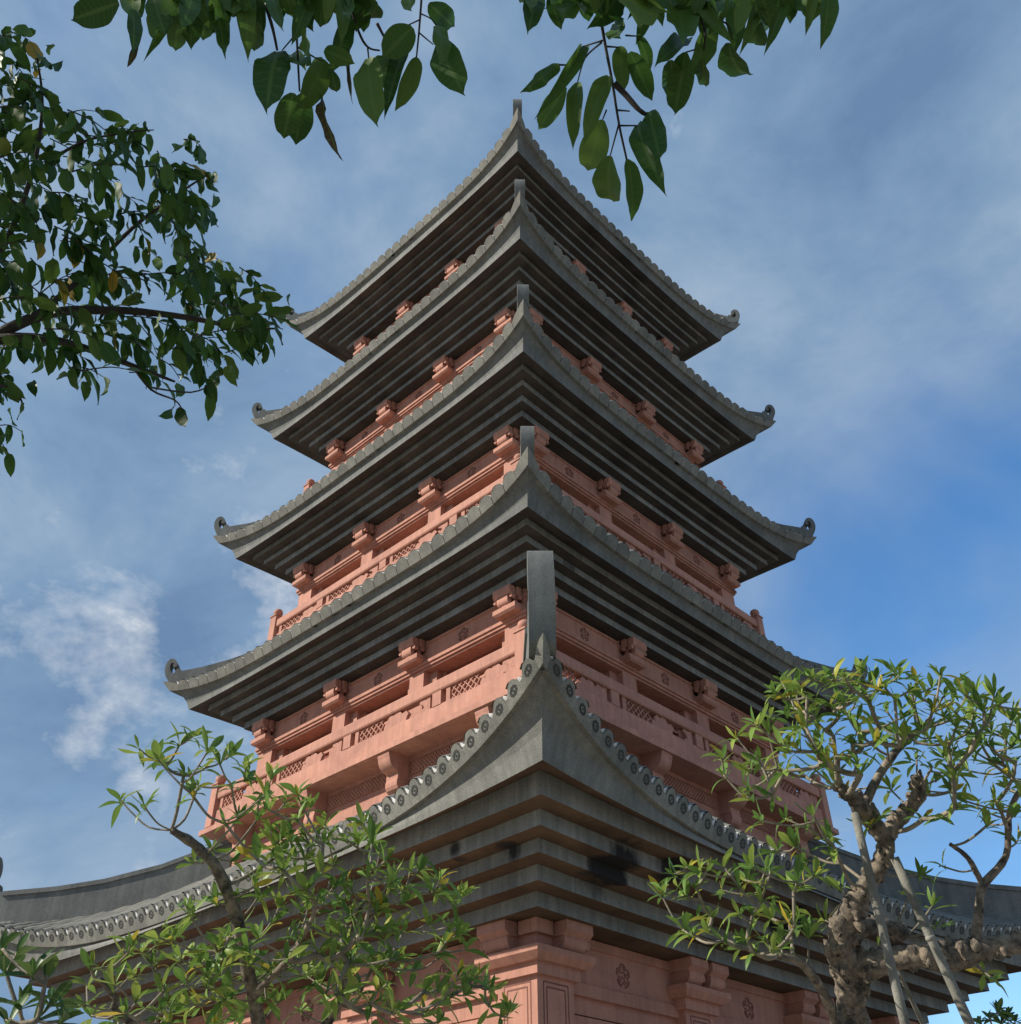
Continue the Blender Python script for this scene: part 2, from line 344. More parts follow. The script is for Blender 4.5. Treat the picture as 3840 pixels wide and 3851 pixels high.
ROOFS = []
NT = 0
for ti, T in enumerate(TIERS):
    F, B, Lp = T['F'], T['B'], T['L']
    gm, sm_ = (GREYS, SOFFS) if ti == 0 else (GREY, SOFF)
    mb = MB()
    Bi = lerpc(B, B, 0, 0); Bi.a -= .09; Bi.aM -= .09; Bi.zC -= .0; Bi.zM -= .0
    m1, m2 = lerpc(F, Bi, .17, .36), lerpc(F, Bi, .46, .70)
    loft(mb, F, m1, 0, True); loft(mb, m1, m2, 0, True); loft(mb, m2, Bi, 0, True)       # swept fascia
    Bo = lerpc(B, B, 0, 0); Bo.a -= .001; Bo.aM -= .001
    loft(mb, Bi, Bo, 0)                                                                     # underside of the tile edge
    Bk = lerpc(B, B, 0, 0); Bk.a -= .1; Bk.aM -= .1
    Lk = lerpc(Lp, Lp, 0, 0); Lk.a -= .1; Lk.aM -= .1; Lk.zC -= .06; Lk.zM -= .12
    loft(mb, Bk, Lk, 0)
    s1 = T['steps'][0]
    c_s1 = Curve(s1[0], F.zC - EYE + .13, s1[0] - s1[2], F.zM - EYE + .13)
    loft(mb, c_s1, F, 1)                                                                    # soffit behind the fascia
    # tiled slope
    for k in range(4):
        vs, fs, xs = [], [], [B.a * w for w in WS]
        for x in [Lk.a * w for w in WS]:
            ld = Lk.ats(x)[1]; d1 = max(T['atop'], abs(x))
            for j in range(7):
                d = ld + (d1 - ld) * j / 6; vs.append(fpos(k, x, d, roofz(T, x, d) - .07))
        for i in range(28):
            for j in range(6): fs.append((i * 7 + j, i * 7 + j + 1, (i + 1) * 7 + j + 1, (i + 1) * 7 + j))
        mb.add(vs, fs, 2, True)
    # plain mitred corner of the tile edge
    xe = T['s1'] + T['pitch'] / 2
    for k in range(4):
        for sg in (-1, 1):
            vs = []
            for i in range(5):
                t = i / 4
                xb = sg * (xe + (B.a - xe) * t); xl = sg * (xe + (Lp.a - xe) * t)
                b, l = B.ats(xb), Lp.ats(xl)
                low = (.55, .8, .93, 1, 1)[i]
                tp = (b[0] + (l[0] - b[0]) * low, b[1] + (l[1] - b[1]) * low, b[2] + (l[2] - b[2]) * low)
                vs += [fpos(k, *b), fpos(k, *tp), fpos(k, tp[0] - sg * (.12 if i == 4 else 0), tp[1] - .12, tp[2] + .01)]
            mb.add(vs, [f for i in range(4) for f in ((3 * i, 3 * i + 1, 3 * i + 4, 3 * i + 3), (3 * i + 1, 3 * i + 2, 3 * i + 5, 3 * i + 4))], 2)
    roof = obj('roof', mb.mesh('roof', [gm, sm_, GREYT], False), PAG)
    ROOFS.append(roof)
    # cornice steps, each its own ring
    prev = c_s1
    for si, (a, zb, fl) in enumerate(T['steps']):
        mb = MB()
        top = prev if si == 0 else Curve(a, T['steps'][si - 1][1] + .004, a - fl, T['steps'][si - 1][1] + .004 - .02)
        bot = Curve(a, zb, a - fl, zb - .02 if ti == 0 else zb)
        loft(mb, bot, top, 0)
        if si + 1 < len(T['steps']): an, fn = T['steps'][si + 1][0] - .03, T['steps'][si + 1][2]
        else: an, fn = a - .75, 0.0
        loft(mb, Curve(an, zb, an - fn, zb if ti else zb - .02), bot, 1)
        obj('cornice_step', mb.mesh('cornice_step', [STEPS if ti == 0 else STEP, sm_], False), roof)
    # edge tiles on the two faces in view
    n = int(round(2 * T['s1'] / T['pitch'])); pt_ = 2 * T['s1'] / n
    for k in (0, 1):
        stuff = MB()
        for i in range(n + 1):
            x = -T['s1'] + i * pt_
            e = eave_tile(T, x, pt_)
            if ti < 4:
                me = e.mesh('eave_tile', [GREYT, WHITE, DARK], not T['big'])
                fobj('eave_tile', me, roof, k, 0, 0, 0); NT += 1
            else: stuff.add(e.v, e.f); stuff.m[-len(e.f):] = e.m
        if ti == 4: tag(fobj('eave_tile', stuff.mesh('eave_tiles', [GREYT, WHITE, DARK]), roof, k, 0, 0, 0), kind='stuff')
        # round tile rows up the slope
        rows = MB()
        for i in range(n + 1):
            x = -T['s1'] + i * pt_; row = MB() if ti == 0 else rows
            d0 = Lp.ats(x)[1] - .02; d1 = max(T['atop'], abs(x) + .05)
            if d0 - d1 < .25: continue
            m_ = 9 if ti == 0 else 5; vs = []
            for j in range(m_):
                d = d0 + (d1 - d0) * j / (m_ - 1); z = roofz(T, x, d)
                step = .016 * ((j % 2) if ti == 0 else 0)
                for a in (0, 45, 90, 135, 180): vs.append((x + (.12 + step) * math.cos(R(a)), d, z - .07 + (.10 + step) * math.sin(R(a))))
            row.add(vs, [(j * 5 + i_, j * 5 + i_ + 1, (j + 1) * 5 + i_ + 1, (j + 1) * 5 + i_) for j in range(m_ - 1) for i_ in range(4)], 0, True)
            if ti == 0: fobj('roof_tile_row', row.mesh('roof_tile_row', [GREYT], False), roof, k, 0, 0, 0)
        if ti: tag(fobj('roof_tile_row', rows.mesh('roof_tile_rows', [GREYT], False), roof, k, 0, 0, 0), kind='stuff')
    # hip ridges with a curled end
    hook = [(-.20, -.05), (-.10, .08), (-.04, .22), (-.015, .36), (-.025, .48), (-.06, .575), (-.12, .635), (-.19, .645), (-.26, .61), (-.32, .54), (-.345, .46),
            (-.325, .40), (-.275, .375), (-.235, .40), (-.225, .45), (-.245, .49), (-.215, .52), (-.165, .49), (-.15, .40), (-.18, .28), (-.25, .19), (-.31, .20),
            (-.33, .27), (-.37, .32), (-.43, .335), (-.48, .31), (-.505, .26)]
    def sm(pts):
        o_ = [pts[0]]
        for i in range(len(pts) - 1):
            p0, p1, p2, p3 = pts[max(0, i - 1)], pts[i], pts[i + 1], pts[min(len(pts) - 1, i + 2)]
            for t in (.5, 1.0):
                o_.append(tuple(.5 * (2 * b + (c - a) * t + (2 * a - 5 * b + 4 * c - d_) * t * t + (3 * b - a - 3 * c + d_) * t ** 3) for a, b, c, d_ in zip(p0, p1, p2, p3)))
        return o_
    hook = sm(hook)
    sc = 2.3 if ti == 0 else 1.04
    R0, Z0 = Lp.a * Q2, Lp.zC
    prof = [(R0 + a * 1.0, Z0 + b * sc) for a, b in hook]
    def hipz(r): a = r / Q2; return roofz(T, a, a)
    if ti == 0:
        prof += [(12.75, 7.33 + EYE), (11.5, 7.44 + EYE), (10.36, 7.62 + EYE), (9.0, 7.98 + EYE), (7.3, 8.64 + EYE)]
        rin = 7.3
    else:
        rin = T['atop'] * Q2 + .1
        for r_ in (R0 - 1.09, R0 - 1.85, R0 - 2.4, rin): prof.append((r_, hipz(r_) + (.30, .34, .36, .38)[[R0 - 1.09, R0 - 1.85, R0 - 2.4, rin].index(r_)]))
    for i in range(9):
        r_ = rin + (R0 - (.7 if ti == 0 else .4) - rin) * i / 8; prof.append((r_, hipz(r_) - .12))
    for c in range(4):
        me = MB(); me.prism([(r_, z_) for r_, z_ in prof], -T['rw'] / 2, T['rw'] / 2, 0, 'yz', True)
        if ti == 0:                              # capping course along the ridge
            cap = [(12.75, 7.33), (11.5, 7.44), (10.36, 7.62), (9.0, 7.98), (7.35, 8.64)]
            me.prism([(a, b + EYE + .05) for a, b in cap] + [(a, b + EYE - .06) for a, b in reversed(cap)], -T['rw'] / 2 - .035, T['rw'] / 2 + .035, 0, 'yz')
        ang = [R(270), R(0), R(90), R(180)][c]
        if c == 2: continue
        obj('hip_ridge', me.mesh('hip_ridge', [GREY], True), roof, (0, 0, 0), ang - math.pi / 2)

# ------------------------------------------------------------------ storeys
def medallion(r=.17):
    mb = MB()
    def arc(cx, cz, rr, a0, a1, w=.009, n=7):
        vs = []
        for i in range(n + 1):
            a = R(a0 + (a1 - a0) * i / n); ww = w * (0.5 + math.sin(math.pi * i / n))
            for k in (-ww, ww):
                for y in (0, .007): vs.append((cx + (rr + k) * math.cos(a), y, cz + (rr + k) * math.sin(a)))
        fs = []
        for i in range(n):
            b = i * 4; fs += [(b + 1, b + 3, b + 7, b + 5), (b, b + 1, b + 5, b + 4), (b + 3, b + 2, b + 6, b + 7)]
        mb.add(vs, fs)
    for a in range(5):
        t = R(90 + 72 * a); cx, cz = .62 * r * math.cos(t), .62 * r * math.sin(t); d = 90 + 72 * a
        arc(cx, cz, .40 * r, d - 125, d + 125); arc(cx, cz, .16 * r, d - 60, d + 200, .007)
    arc(0, 0, .30 * r, 20, 340); arc(0, -.02, 1.02 * r, 200, 268); arc(0, -.02, 1.02 * r, 285, 340)
    return mb.mesh('medallion', [GROOVE_SHADE], False)
def bracket(w=.62, out_=.37, h=.60):
    mb = MB(); hw = w / 2
    mb.chbox((-hw - .03, -.05, 0), (hw + .03, out_ - .05, .16), .05)                              # base block
    for li, (y0, y1, ww) in enumerate(((out_ - .13, out_, hw - .05), (out_ - .29, out_ - .20, hw), (out_ - .46, out_ - .37, hw + .05))):
        ww -= .0
        roll = [(y1 - .0 - (0 if a else 0), 0) for a in ()]
        n = 8; pr = [(-ww + .06, .40)]
        # rounded lower lobe (profile across x) and chamfered upper bar
        lobe = [(y0, .40), (y0, .17)] + [(y1 - .11 + .11 * math.sin(R(10 * i)), .28 - .11 * math.cos(R(10 * i))) for i in range(0, 10)] + [(y1, .40)]
        mb.prism(lobe, -ww + .10, ww - .10, 0, 'yz', True)
        bar = [(y0 - .01, .395), (y1 - .01, .395), (y1 + .03, .44), (y1 + .03, h), (y0 - .01, h)]
        mb.prism(bar, -ww, ww, 0, 'yz')
        for sg in (-1, 1):                       # scroll ends
            cyl = [(sg * (ww - .015) + .05 * math.cos(R(45 * i)), .345 + .055 * math.sin(R(45 * i))) for i in range(8)]
            mb.prism(cyl, y0, y1 - .02, 0, 'xz', True)
    mb.box((-hw + .24, -.05, .16), (hw - .24, out_ - .06, h - .01))
    return mb.mesh('bracket', [PINK])
def corbel():
    pr = [(0, .82), (.62, .82), (.62, .755)] + [(.60 - .30 * (1 - math.cos(R(9 * i))) * .75, .73 - .28 * math.sin(R(9 * i))) for i in range(1, 10)] + \
         [(.33, .42), (.33, .30), (.35, .22), (.345, .14), (.31, .07), (.25, .025), (.16, 0), (0, 0)]
    mb = MB(); mb.prism(pr, -.19, .19, 0, 'yz')
    mb.box((-.205, 0, .30), (.205, .30, .60))
    return mb.mesh('corbel', [PINK])
def lattice(x0, x1, z0, z1, cell, w, th=.03):
    mb = MB(); hgt = z1 - z0; n = int((x1 - x0 + hgt) / cell) + 1
    for sg in (1, -1):
        for i in range(-1, n + 1):
            xa = x0 - hgt + i * cell; xb = xa + hgt
            p0, p1 = [xa, 0.0], [xb, 1.0]
            if sg < 0: p0, p1 = [xa, 1.0], [xb, 0.0]
            ts = [0.0, 1.0]
            if xa < x0: ts[0] = (x0 - xa) / hgt
            if xb > x1: ts[1] = (x1 - xa) / hgt
            if ts[1] - ts[0] < .08: continue
            q = []
            for t in ts: q.append((xa + hgt * t, z0 + hgt * (p0[1] + (p1[1] - p0[1]) * t)))
            off = .0 if sg > 0 else .004
            vs = []
            for y in (0 + off, th + off):
                for (xx, zz) in q: vs += [(xx, y, zz - w), (xx, y, zz + w)]
            mb.add(vs, [(4, 5, 7, 6), (0, 2, 3, 1), (0, 1, 5, 4), (2, 6, 7, 3), (0, 4, 6, 2), (1, 3, 7, 5)])
    return mb.mesh('lattice_panel', [PINK], False)
def boxmesh(name, a, b, mat=None):
    mb = MB(); mb.box(a, b); return mb.mesh(name, [mat or PINK], False)

MED_S, MED_B = medallion(.15), medallion(.175)
BRK, BRK2, CORB = bracket(), bracket(.612, .367, .592), corbel()
def cloud_mesh(h):
    pr = [(-.34, 0), (.40, 0), (.40, .25), (.34, .5), (.25, .40), (.30, .70), (.2, .98), (.08, .85), (0, 1.0), (-.12, .96), (-.2, .7), (-.34, .78), (-.42, .5), (-.36, .3)]
    mb = MB(); mb.prism([(x, z * h) for x, z in pr], -.04, .04, 0, 'xz'); return mb.mesh('carved_cloud', [PINK])
def curl_mesh(h):
    pr = [(-.20, 0), (.12, 0), (.10, .2), (-.02, .35), (.03, .6), (.14, .75), (.10, 1), (-.06, .92), (-.14, .6), (-.12, .3)]
    mb = MB(); mb.prism([(x, z * h) for x, z in pr], -.04, .04, 0, 'xz'); return mb.mesh('carved_curl', [PINK])
def balustrade(par, d, z0, zb, zr0, zr1, posts, end, mesh_key):
    """z0 floor, zb top of the bottom board, zr0/zr1 underside and top of the handrail"""
    h = zr0 - zb
    board = MB(); board.box((-end, -.06, 0), (end, .06, zb - z0)); bm_ = board.mesh('base_board', [PINK], False)
    rail = MB(); rail.prism([(-.09, 0), (.08, 0), (.10, .03), (.10, zr1 - zr0 - .04), (.07, zr1 - zr0), (-.09, zr1 - zr0)], -end - .02, end + .02, 0, 'yz'); rm = rail.mesh('handrail', [PINK])
    pm = boxmesh('baluster', (-.135, -.075, 0), (.135, .075, h))
    sp = boxmesh('baluster', (-.06, -.05, 0), (.06, .05, h))
    cl, cu, lt = cloud_mesh(h), curl_mesh(h), lattice(-.42, .42, 0.0, h, .17, .017, .06)
    for k in (0, 1):
        fobj('base_board', bm_, par, k, 0, d, z0); fobj('handrail', rm, par, k, 0, d, zr0)
        for x in posts: fobj('baluster', pm, par, k, x, d, zb)
        ed = sorted([-end] + list(posts) + [end])
        for a, b in zip(ed[:-1], ed[1:]):
            L_ = b - a
            if L_ < 1.6: continue
            fobj('lattice_panel', lt, par, k, b - .135 - .30 - .42, d - .03, zb)
            fobj('baluster', sp, par, k, b - .135 - .2, d, zb)
            fobj('carved_cloud', cl, par, k, b - 1.28 - .42, d, zb)
            if L_ > 2.4: fobj('carved_curl', cu, par, k, a + .45, d, zb); fobj('baluster', sp, par, k, a + .3, d - .012, zb)
    fp = MB(); fp.box((-.14, -.14, z0), (.14, .14, zr1 + .13))
    fp.box((-.165, -.165, zr1 + .13), (.165, .165, zr1 + .17))
    zz = zr1 + .17
    fp.lathe([(.09, zz), (.075, zz + .03), (.10, zz + .05), (.135, zz + .10), (.14, zz + .16), (.12, zz + .21), (.07, zz + .25), (.03, zz + .27)], (0, 0), 12)
    fm = fp.mesh('corner_post', [PINK])
    for k, x in ((0, end), (0, -end), (1, -end)): fobj('corner_post', fm, par, k, x, d, 0)

for si in range(4):
    T = TIERS[si + 1]; aF, zF = T['F'].a, T['F'].zC
    aw = aF - 1.525
    zt = zF - 1.385                               # pillar heads
    zfl = zF - 3.42                               # balcony floor
    zbase = TIERS[si]['ztop'] + EYE - .6
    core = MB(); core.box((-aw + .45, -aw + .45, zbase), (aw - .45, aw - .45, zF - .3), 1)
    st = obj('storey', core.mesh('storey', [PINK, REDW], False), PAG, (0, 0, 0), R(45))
    # base below the window openings and frieze above them
    lo = MB(); lo.box((-aw + .005, -.5, zbase), (aw - .005, -.02, zF - 2.55)); lom = lo.mesh('lower_wall', [PINK], False)
    fr = MB(); fr.box((-aw, -.5, zt + .10), (aw, 0, zF - .62))
    for y, za_, zb_ in ((.045, zt + .05, zt + .12), (.085, zt + .12, zt + .20), (.03, zF - .72, zF - .66)): fr.box((-aw - y, -.3, za_), (aw + y, y, zb_))
    fr.box((-aw + .002, -.45, zt), (aw - .002, -.006, zt + .10))
    frm = fr.mesh('frieze', [PINK], False)
    for v_ in range(len(fr.v)): fr.v[v_] = (fr.v[v_][0] * .9995, fr.v[v_][1], fr.v[v_][2] + .004)
    frm2 = fr.mesh('frieze', [PINK], False)
    pw, cw = .50, .64
    pil = boxmesh('pillar', (-pw / 2, -.5, zF - 2.6), (pw / 2, 0, zt + .02))
    cpil = boxmesh('pillar', (-cw, -cw, zF - 2.6), (0, 0, zt + .02))
    xi = 1.47 if si == 0 else 1.43 - .08 * (si - 1)
    bays = [(-aw + cw, -xi - pw / 2), (-xi + pw / 2, xi - pw / 2), (xi + pw / 2, aw - cw)]
    for k in range(4):
        fobj('lower_wall', lom, st, k, 0, aw, 0); fobj('frieze', frm if k % 2 == 0 else frm2, st, k, 0, aw, 0)
        for o_ in st.children: o_.rotation_euler.z
    for k in (0, 1):
        for x in (-xi, xi): fobj('pillar', pil, st, k, x, aw, 0)
        for x in (-xi, xi): fobj('bracket', BRK, st, k, x, aw, zF - 1.21)
        for x in (-aw + .36, aw - .36): fobj('bracket', BRK if k == 0 else BRK2, st, k, x, aw + .003 * k, zF - 1.21 + .004 * k)
        for bi, (a, b) in enumerate(bays):
            w = b - a; c = (a + b) / 2
            fobj('medallion', MED_S, st, k, c, aw, zF - .93)
            wf = MB(); z0, z1 = zF - 2.55, zt
            for sg in (-1, 1):
                wf.box((sg * (w / 2 - .13) - .13, -.45, z0), (sg * (w / 2 - .13) + .13, -.18, z1 - .004))
                wf.box((sg * (w / 2 - .31) - .05, -.45, z0), (sg * (w / 2 - .31) + .05, -.36, z1 - .006))
            wf.box((-w / 2 + .262, -.45, z1 - .40), (w / 2 - .262, -.31, z1 - .32)); wf.box((-w / 2 + .37, -.45, z1 - .62), (w / 2 - .37, -.37, z1 - .56)); wf.box((-.05, -.45, z0), (.05, -.375, z1 - .405))
            fr_ = fobj('window_frame', wf.mesh('window_frame', [PINK], False), st, k, c, aw, 0)
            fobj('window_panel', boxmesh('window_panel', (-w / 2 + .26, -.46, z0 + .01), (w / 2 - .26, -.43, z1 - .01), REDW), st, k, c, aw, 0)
    for ang in (270, 0, 180):
        t = R(ang); rr = aw * Q2
        obj('pillar', cpil, st, (rr * math.cos(t), rr * math.sin(t), 0), t - R(45))
    for o_ in st.children:                        # the storey core is turned 45 degrees, its parts are not
        o_.matrix_parent_inverse = Matrix.Rotation(-R(45), 4, 'Z')
    if si == 0:
        d = 5.68
        balustrade(st, d, 8.985 + EYE, 9.38 + EYE, 9.70 + EYE, 9.98 + EYE, (-3.06, 0, 3.06), 5.58, si)
        sb = MB(); a0 = 5.87
        for a_, z0_, z1_ in ((5.87, 8.80, 8.93), (5.70, 8.92, 8.99)): sb.box((-a_, -a_, z0_ + EYE), (a_, a_, z1_ + EYE))
        o_ = obj('balcony_slab', sb.mesh('balcony_slab', [PINK], False), st)
        bw = MB(); bw.box((-5.2, -5.2, 7.5 + EYE), (5.2, 5.2, 8.805 + EYE)); bw.box((-5.27, -5.27, 7.5 + EYE), (5.27, 5.27, 8.17 + EYE)); bw.box((-5.235, -5.235, 8.70 + EYE), (5.235, 5.235, 8.80 + EYE))
        obj('base_wall', bw.mesh('base_wall', [PINK], False), st)
        for k in (0, 1):
            xs = (-4.5, -1.47, 1.47, 4.5)
            for x in xs: fobj('corbel', CORB, st, k, x, 5.2, 7.98 + EYE)
            for a, b in zip(xs[:-1], xs[1:]):
                fobj('lattice_shade_sheet', boxmesh('lattice_shade_sheet', (-(b - a) / 2 + .24, .002, 8.40 + EYE), ((b - a) / 2 - .24, .006, 8.68 + EYE), REDW), st, k, (a + b) / 2, 5.2, 0)  # thin dark sheet on the wall, painted shade for the depth behind the lattice
                fobj('lattice_panel', lattice(-(b - a) / 2 + .24, (b - a) / 2 - .24, 8.40 + EYE, 8.68 + EYE, .10, .017, .03), st, k, (a + b) / 2, 5.206, 0)
    else:
        d = aw + (.43 if si == 1 else .49)
        zr = zF - 2.345
        balustrade(st, d, zr - 1.0, zr - .52, zr - .265, zr, (-2.75, 0, 2.75) if si == 1 else (-2.5, 0, 2.5), d - .12, si)
        fl = MB(); fl.box((-d - .1, -d - .1, zr - 1.25), (d + .1, d + .1, zr - 1.0))
        obj('balcony_slab', fl.mesh('balcony_slab', [PINK], False), st)
    for o_ in st.children:
        o_.matrix_parent_inverse = Matrix.Rotation(-R(45), 4, 'Z') if o_.name.split('.')[0] not in ('balcony_slab', 'base_wall') else Matrix.Identity(4)

# ground storey
a1 = 6.2
core = MB(); core.box((-5.75, -5.75, 0), (5.75, 5.75, 5.9 + EYE), 0)
st1 = obj('storey', core.mesh('storey', [PINK], False), PAG, (0, 0, 0), R(45))
cw = .85
shaft = MB(); shaft.box((-cw / 2, -cw, 0.0), (cw / 2, 0, 3.62 + EYE))
def panel_lines(mb, y, z0, z1, hw):              # two thin raised strips round each shaft face, groove shade in their colour
    for i, o in ((0, 0.0), (1, .07)):
        x = hw - o; t = .011
        mb.box((-x - t, 0, z0), (-x + t, y, z1 - o)); mb.box((x - t, 0, z0), (x + t, y, z1 - o)); mb.box((-x, 0, z1 - o - t), (x, y + .0006, z1 - o + t))
shaft_m = shaft.mesh('column', [PINK], False)
ln = MB(); panel_lines(ln, .004, .6, 3.48 + EYE, cw / 2 - .14); ln_m = ln.mesh('panel_lines', [GROOVE_SHADE], False)
def capital(corner):
    """local frame: column axis at x=0,y=-cw/2, front at y=0"""
    mb = MB(); h = cw / 2
    def slab(e, z0, z1, ch=0):
        if ch:
            vs = []
            for (ee, z) in ((e - ch, z0), (e, z0 + ch), (e, z1)):
                vs += [(-h - ee, -cw - ee, z), (h + ee, -cw - ee, z), (h + ee, ee, z), (-h - ee, ee, z)]
            fs = [(3, 2, 1, 0), (8, 9, 10, 11)] + [(j * 4 + i, j * 4 + (i + 1) % 4, (j + 1) * 4 + (i + 1) % 4, (j + 1) * 4 + i) for j in range(2) for i in range(4)]
            mb.add(vs, fs)
        else: mb.box((-h - e, -cw - e, z0), (h + e, e, z1))
    Z = EYE
    slab(.085, 3.56 + Z, 3.75 + Z); slab(.27, 3.74 + Z, 3.93 + Z, .10); slab(.0, 3.92 + Z, 4.375 + Z)
    def arm(rot):
        m2 = MB(); w = .36
        lobe = [(-.2, .0)] + [(.08 + .18 * math.sin(R(10 * i)), .18 - .18 * math.cos(R(10 * i))) for i in range(10)] + [(.26, .23), (-.2, .23)]
        for x0, x1 in (((-h - .16, -h + .36), (h - .36, h + .16)) if not corner else ((-h - .13, h - .34),)):
            m2.prism([(y, z + 3.935 + Z) for y, z in lobe], x0 + .05, x1 - .05, 0, 'yz', True)
            m2.prism([(y, z + 4.155 + Z) for y, z in ((-.2, 0), (.26, 0), (.36, .07), (.36, .215), (-.2, .215))], x0, x1, 0, 'yz')
            m2.prism([(x0 - .03 + .06 * math.cos(R(45 * i)), 4.10 + Z + .075 * math.sin(R(45 * i))) for i in range(8)], -.1, .2, 0, 'xz', True)
        return m2
    am = arm(0); mb.v_off = len(mb.v)
    mb.f += [tuple(i + len(mb.v) for i in f) for f in am.f]; mb.v += am.v; mb.m += am.m; mb.sm += am.sm
    if corner:                                    # mirrored arm on the other face of the corner
        def mir(v): return (h - (v[1] - 0) - h + h if False else v[0], v[1], v[2])
        am2 = MB()
        for v in am.v: am2.v.append((h + v[1], -(h - v[0]), v[2]))
        mb.f += [tuple(i + len(mb.v) for i in f) for f in am.f]; mb.v += am2.v; mb.m += am.m; mb.sm += am.sm
        mb.box((h - .3, -.02, 4.16 + Z), (h + .1, .1, 4.372 + Z)); mb.box((h - .0, -.3, 4.162 + Z), (h + .098, -.03, 4.37 + Z))
    return mb.mesh('capital', [PINK])
cap_m, cap_c = capital(False), capital(True)
xs1 = (-1.93, 1.93)
fw = MB()
fw.box((-a1 + .1, -.5, 3.62 + EYE), (a1 - .1, -.17, 4.34 + EYE)); fw.box((-a1 + .1, -.5, 3.44 + EYE), (a1 - .1, -.13, 3.63 + EYE))
fw.box((-a1 + .1, -.5, 3.18 + EYE), (a1 - .1, -.22, 3.445 + EYE)); fw.box((-a1 + .1, -.5, 4.20 + EYE), (a1 - .1, -.13, 4.345 + EYE))
fw.box((-a1 + .1, -.5, 2.80 + EYE), (a1 - .1, -.185, 3.15 + EYE)); fw.box((-a1 + .1, -.46, 0), (a1 - .1, -.30, 3.2 + EYE))
fw_m = fw.mesh('frieze', [PINK], False)
for k in (0, 1, 2, 3):
    fobj('frieze', fw_m, st1, k, 0, a1, 0)
for k in (0, 1):
    for x in xs1:
        c = fobj('column', shaft_m, st1, k, x, a1, 0)
        fobj('capital', cap_m, st1, k, x, a1, 0); fobj('panel_lines', ln_m, st1, k, x, a1, 0)
    for x in (-3.85, 0, 3.85): fobj('medallion', MED_B, st1, k, x, a1 - .168, 3.92 + EYE)
# corner columns: local +x end of the left face's far side etc.
for k, sgn in ((0, -1), (0, 1), (1, -1)):
    x = sgn * (a1 - cw / 2)
    fobj('column', shaft_m, st1, k, x, a1, 0)
    fobj('panel_lines', ln_m, st1, k, x, a1, 0)
fobj('panel_lines', ln_m, st1, 1, a1 - cw / 2, a1, 0)
# near corner: the corner capital's arms face the left and the right face
fobj('capital', cap_c, st1, 1, a1 - cw / 2, a1, 0)
fobj('capital', cap_c, st1, 0, a1 - cw / 2, a1, 0)
fobj('capital', cap_m, st1, 1, -a1 + cw / 2, a1, 0)
for o_ in st1.children: o_.matrix_parent_inverse = Matrix.Rotation(-R(45), 4, 'Z')
#VEG
# ------------------------------------------------------------------ vegetation
def leafmat(name, cols, trans=.25, rough=.4, vein=True, vcol=(.22, .30, .10), spec=.25):
    m, t, b = mk(name); L = t.links.new
    oi = nd(t, 'ShaderNodeObjectInfo'); rp = nd(t, 'ShaderNodeValToRGB'); e = rp.color_ramp.elements
    e[0].position, e[0].color = cols[0][0], (*cols[0][1], 1); e[1].position, e[1].color = cols[-1][0], (*cols[-1][1], 1)
    for p_, c_ in cols[1:-1]: k_ = e.new(p_); k_.color = (*c_, 1)
    gx = nd(t, 'ShaderNodeNewGeometry')
    ad = nd(t, 'ShaderNodeMath', operation='ADD'); L(oi.outputs['Random'], ad.inputs[0])
    ml = nd(t, 'ShaderNodeMath', operation='MULTIPLY'); ml.inputs[1].default_value = 1.0; L(gx.outputs['Random Per Island'], ml.inputs[0]); L(ml.outputs[0], ad.inputs[1])
    fr_ = nd(t, 'ShaderNodeMath', operation='FRACT'); L(ad.outputs[0], fr_.inputs[0]); L(fr_.outputs[0], rp.inputs['Fac'])
    col = rp.outputs['Color']
    if vein:
        uv = nd(t, 'ShaderNodeUVMap'); sp = nd(t, 'ShaderNodeSeparateXYZ'); L(uv.outputs['UV'], sp.inputs[0])
        ab = nd(t, 'ShaderNodeMath', operation='ABSOLUTE'); L(sp.outputs['Y'], ab.inputs[0])
        wv = nd(t, 'ShaderNodeMath', operation='MULTIPLY_ADD'); L(sp.outputs['X'], wv.inputs[0]); wv.inputs[1].default_value = 62.0
        m2 = nd(t, 'ShaderNodeMath', operation='MULTIPLY'); L(ab.outputs[0], m2.inputs[0]); m2.inputs[1].default_value = -9.0; L(m2.outputs[0], wv.inputs[2])
        sn = nd(t, 'ShaderNodeMath', operation='SINE'); L(wv.outputs[0], sn.inputs[0])
        mr = nd(t, 'ShaderNodeMapRange'); mr.inputs['From Min'].default_value = .55; mr.inputs['From Max'].default_value = 1.0; mr.inputs['To Min'].default_value = 0; mr.inputs['To Max'].default_value = .22
        L(sn.outputs[0], mr.inputs['Value'])
        mid = nd(t, 'ShaderNodeMapRange'); mid.inputs['From Min'].default_value = .10; mid.inputs['From Max'].default_value = .02; mid.inputs['To Min'].default_value = 0; mid.inputs['To Max'].default_value = .55
        L(ab.outputs[0], mid.inputs['Value'])
        mx_ = nd(t, 'ShaderNodeMath', operation='MAXIMUM'); L(mr.outputs[0], mx_.inputs[0]); L(mid.outputs[0], mx_.inputs[1])
        mx = nd(t, 'ShaderNodeMix', data_type='RGBA'); L(mx_.outputs[0], mx.inputs[0]); L(col, mx.inputs[6]); mx.inputs[7].default_value = (*vcol, 1)
        col = mx.outputs[2]
    L(col, b.inputs['Base Color']); b.inputs['Roughness'].default_value = rough; b.inputs['Specular IOR Level'].default_value = spec
    tr = nd(t, 'ShaderNodeBsdfTranslucent'); L(col, tr.inputs['Color'])
    ms = nd(t, 'ShaderNodeMixShader'); ms.inputs[0].default_value = trans
    L(b.outputs[0], ms.inputs[1]); L(tr.outputs[0], ms.inputs[2]); L(ms.outputs[0], t.nodes['Material Output'].inputs['Surface'])
    return m
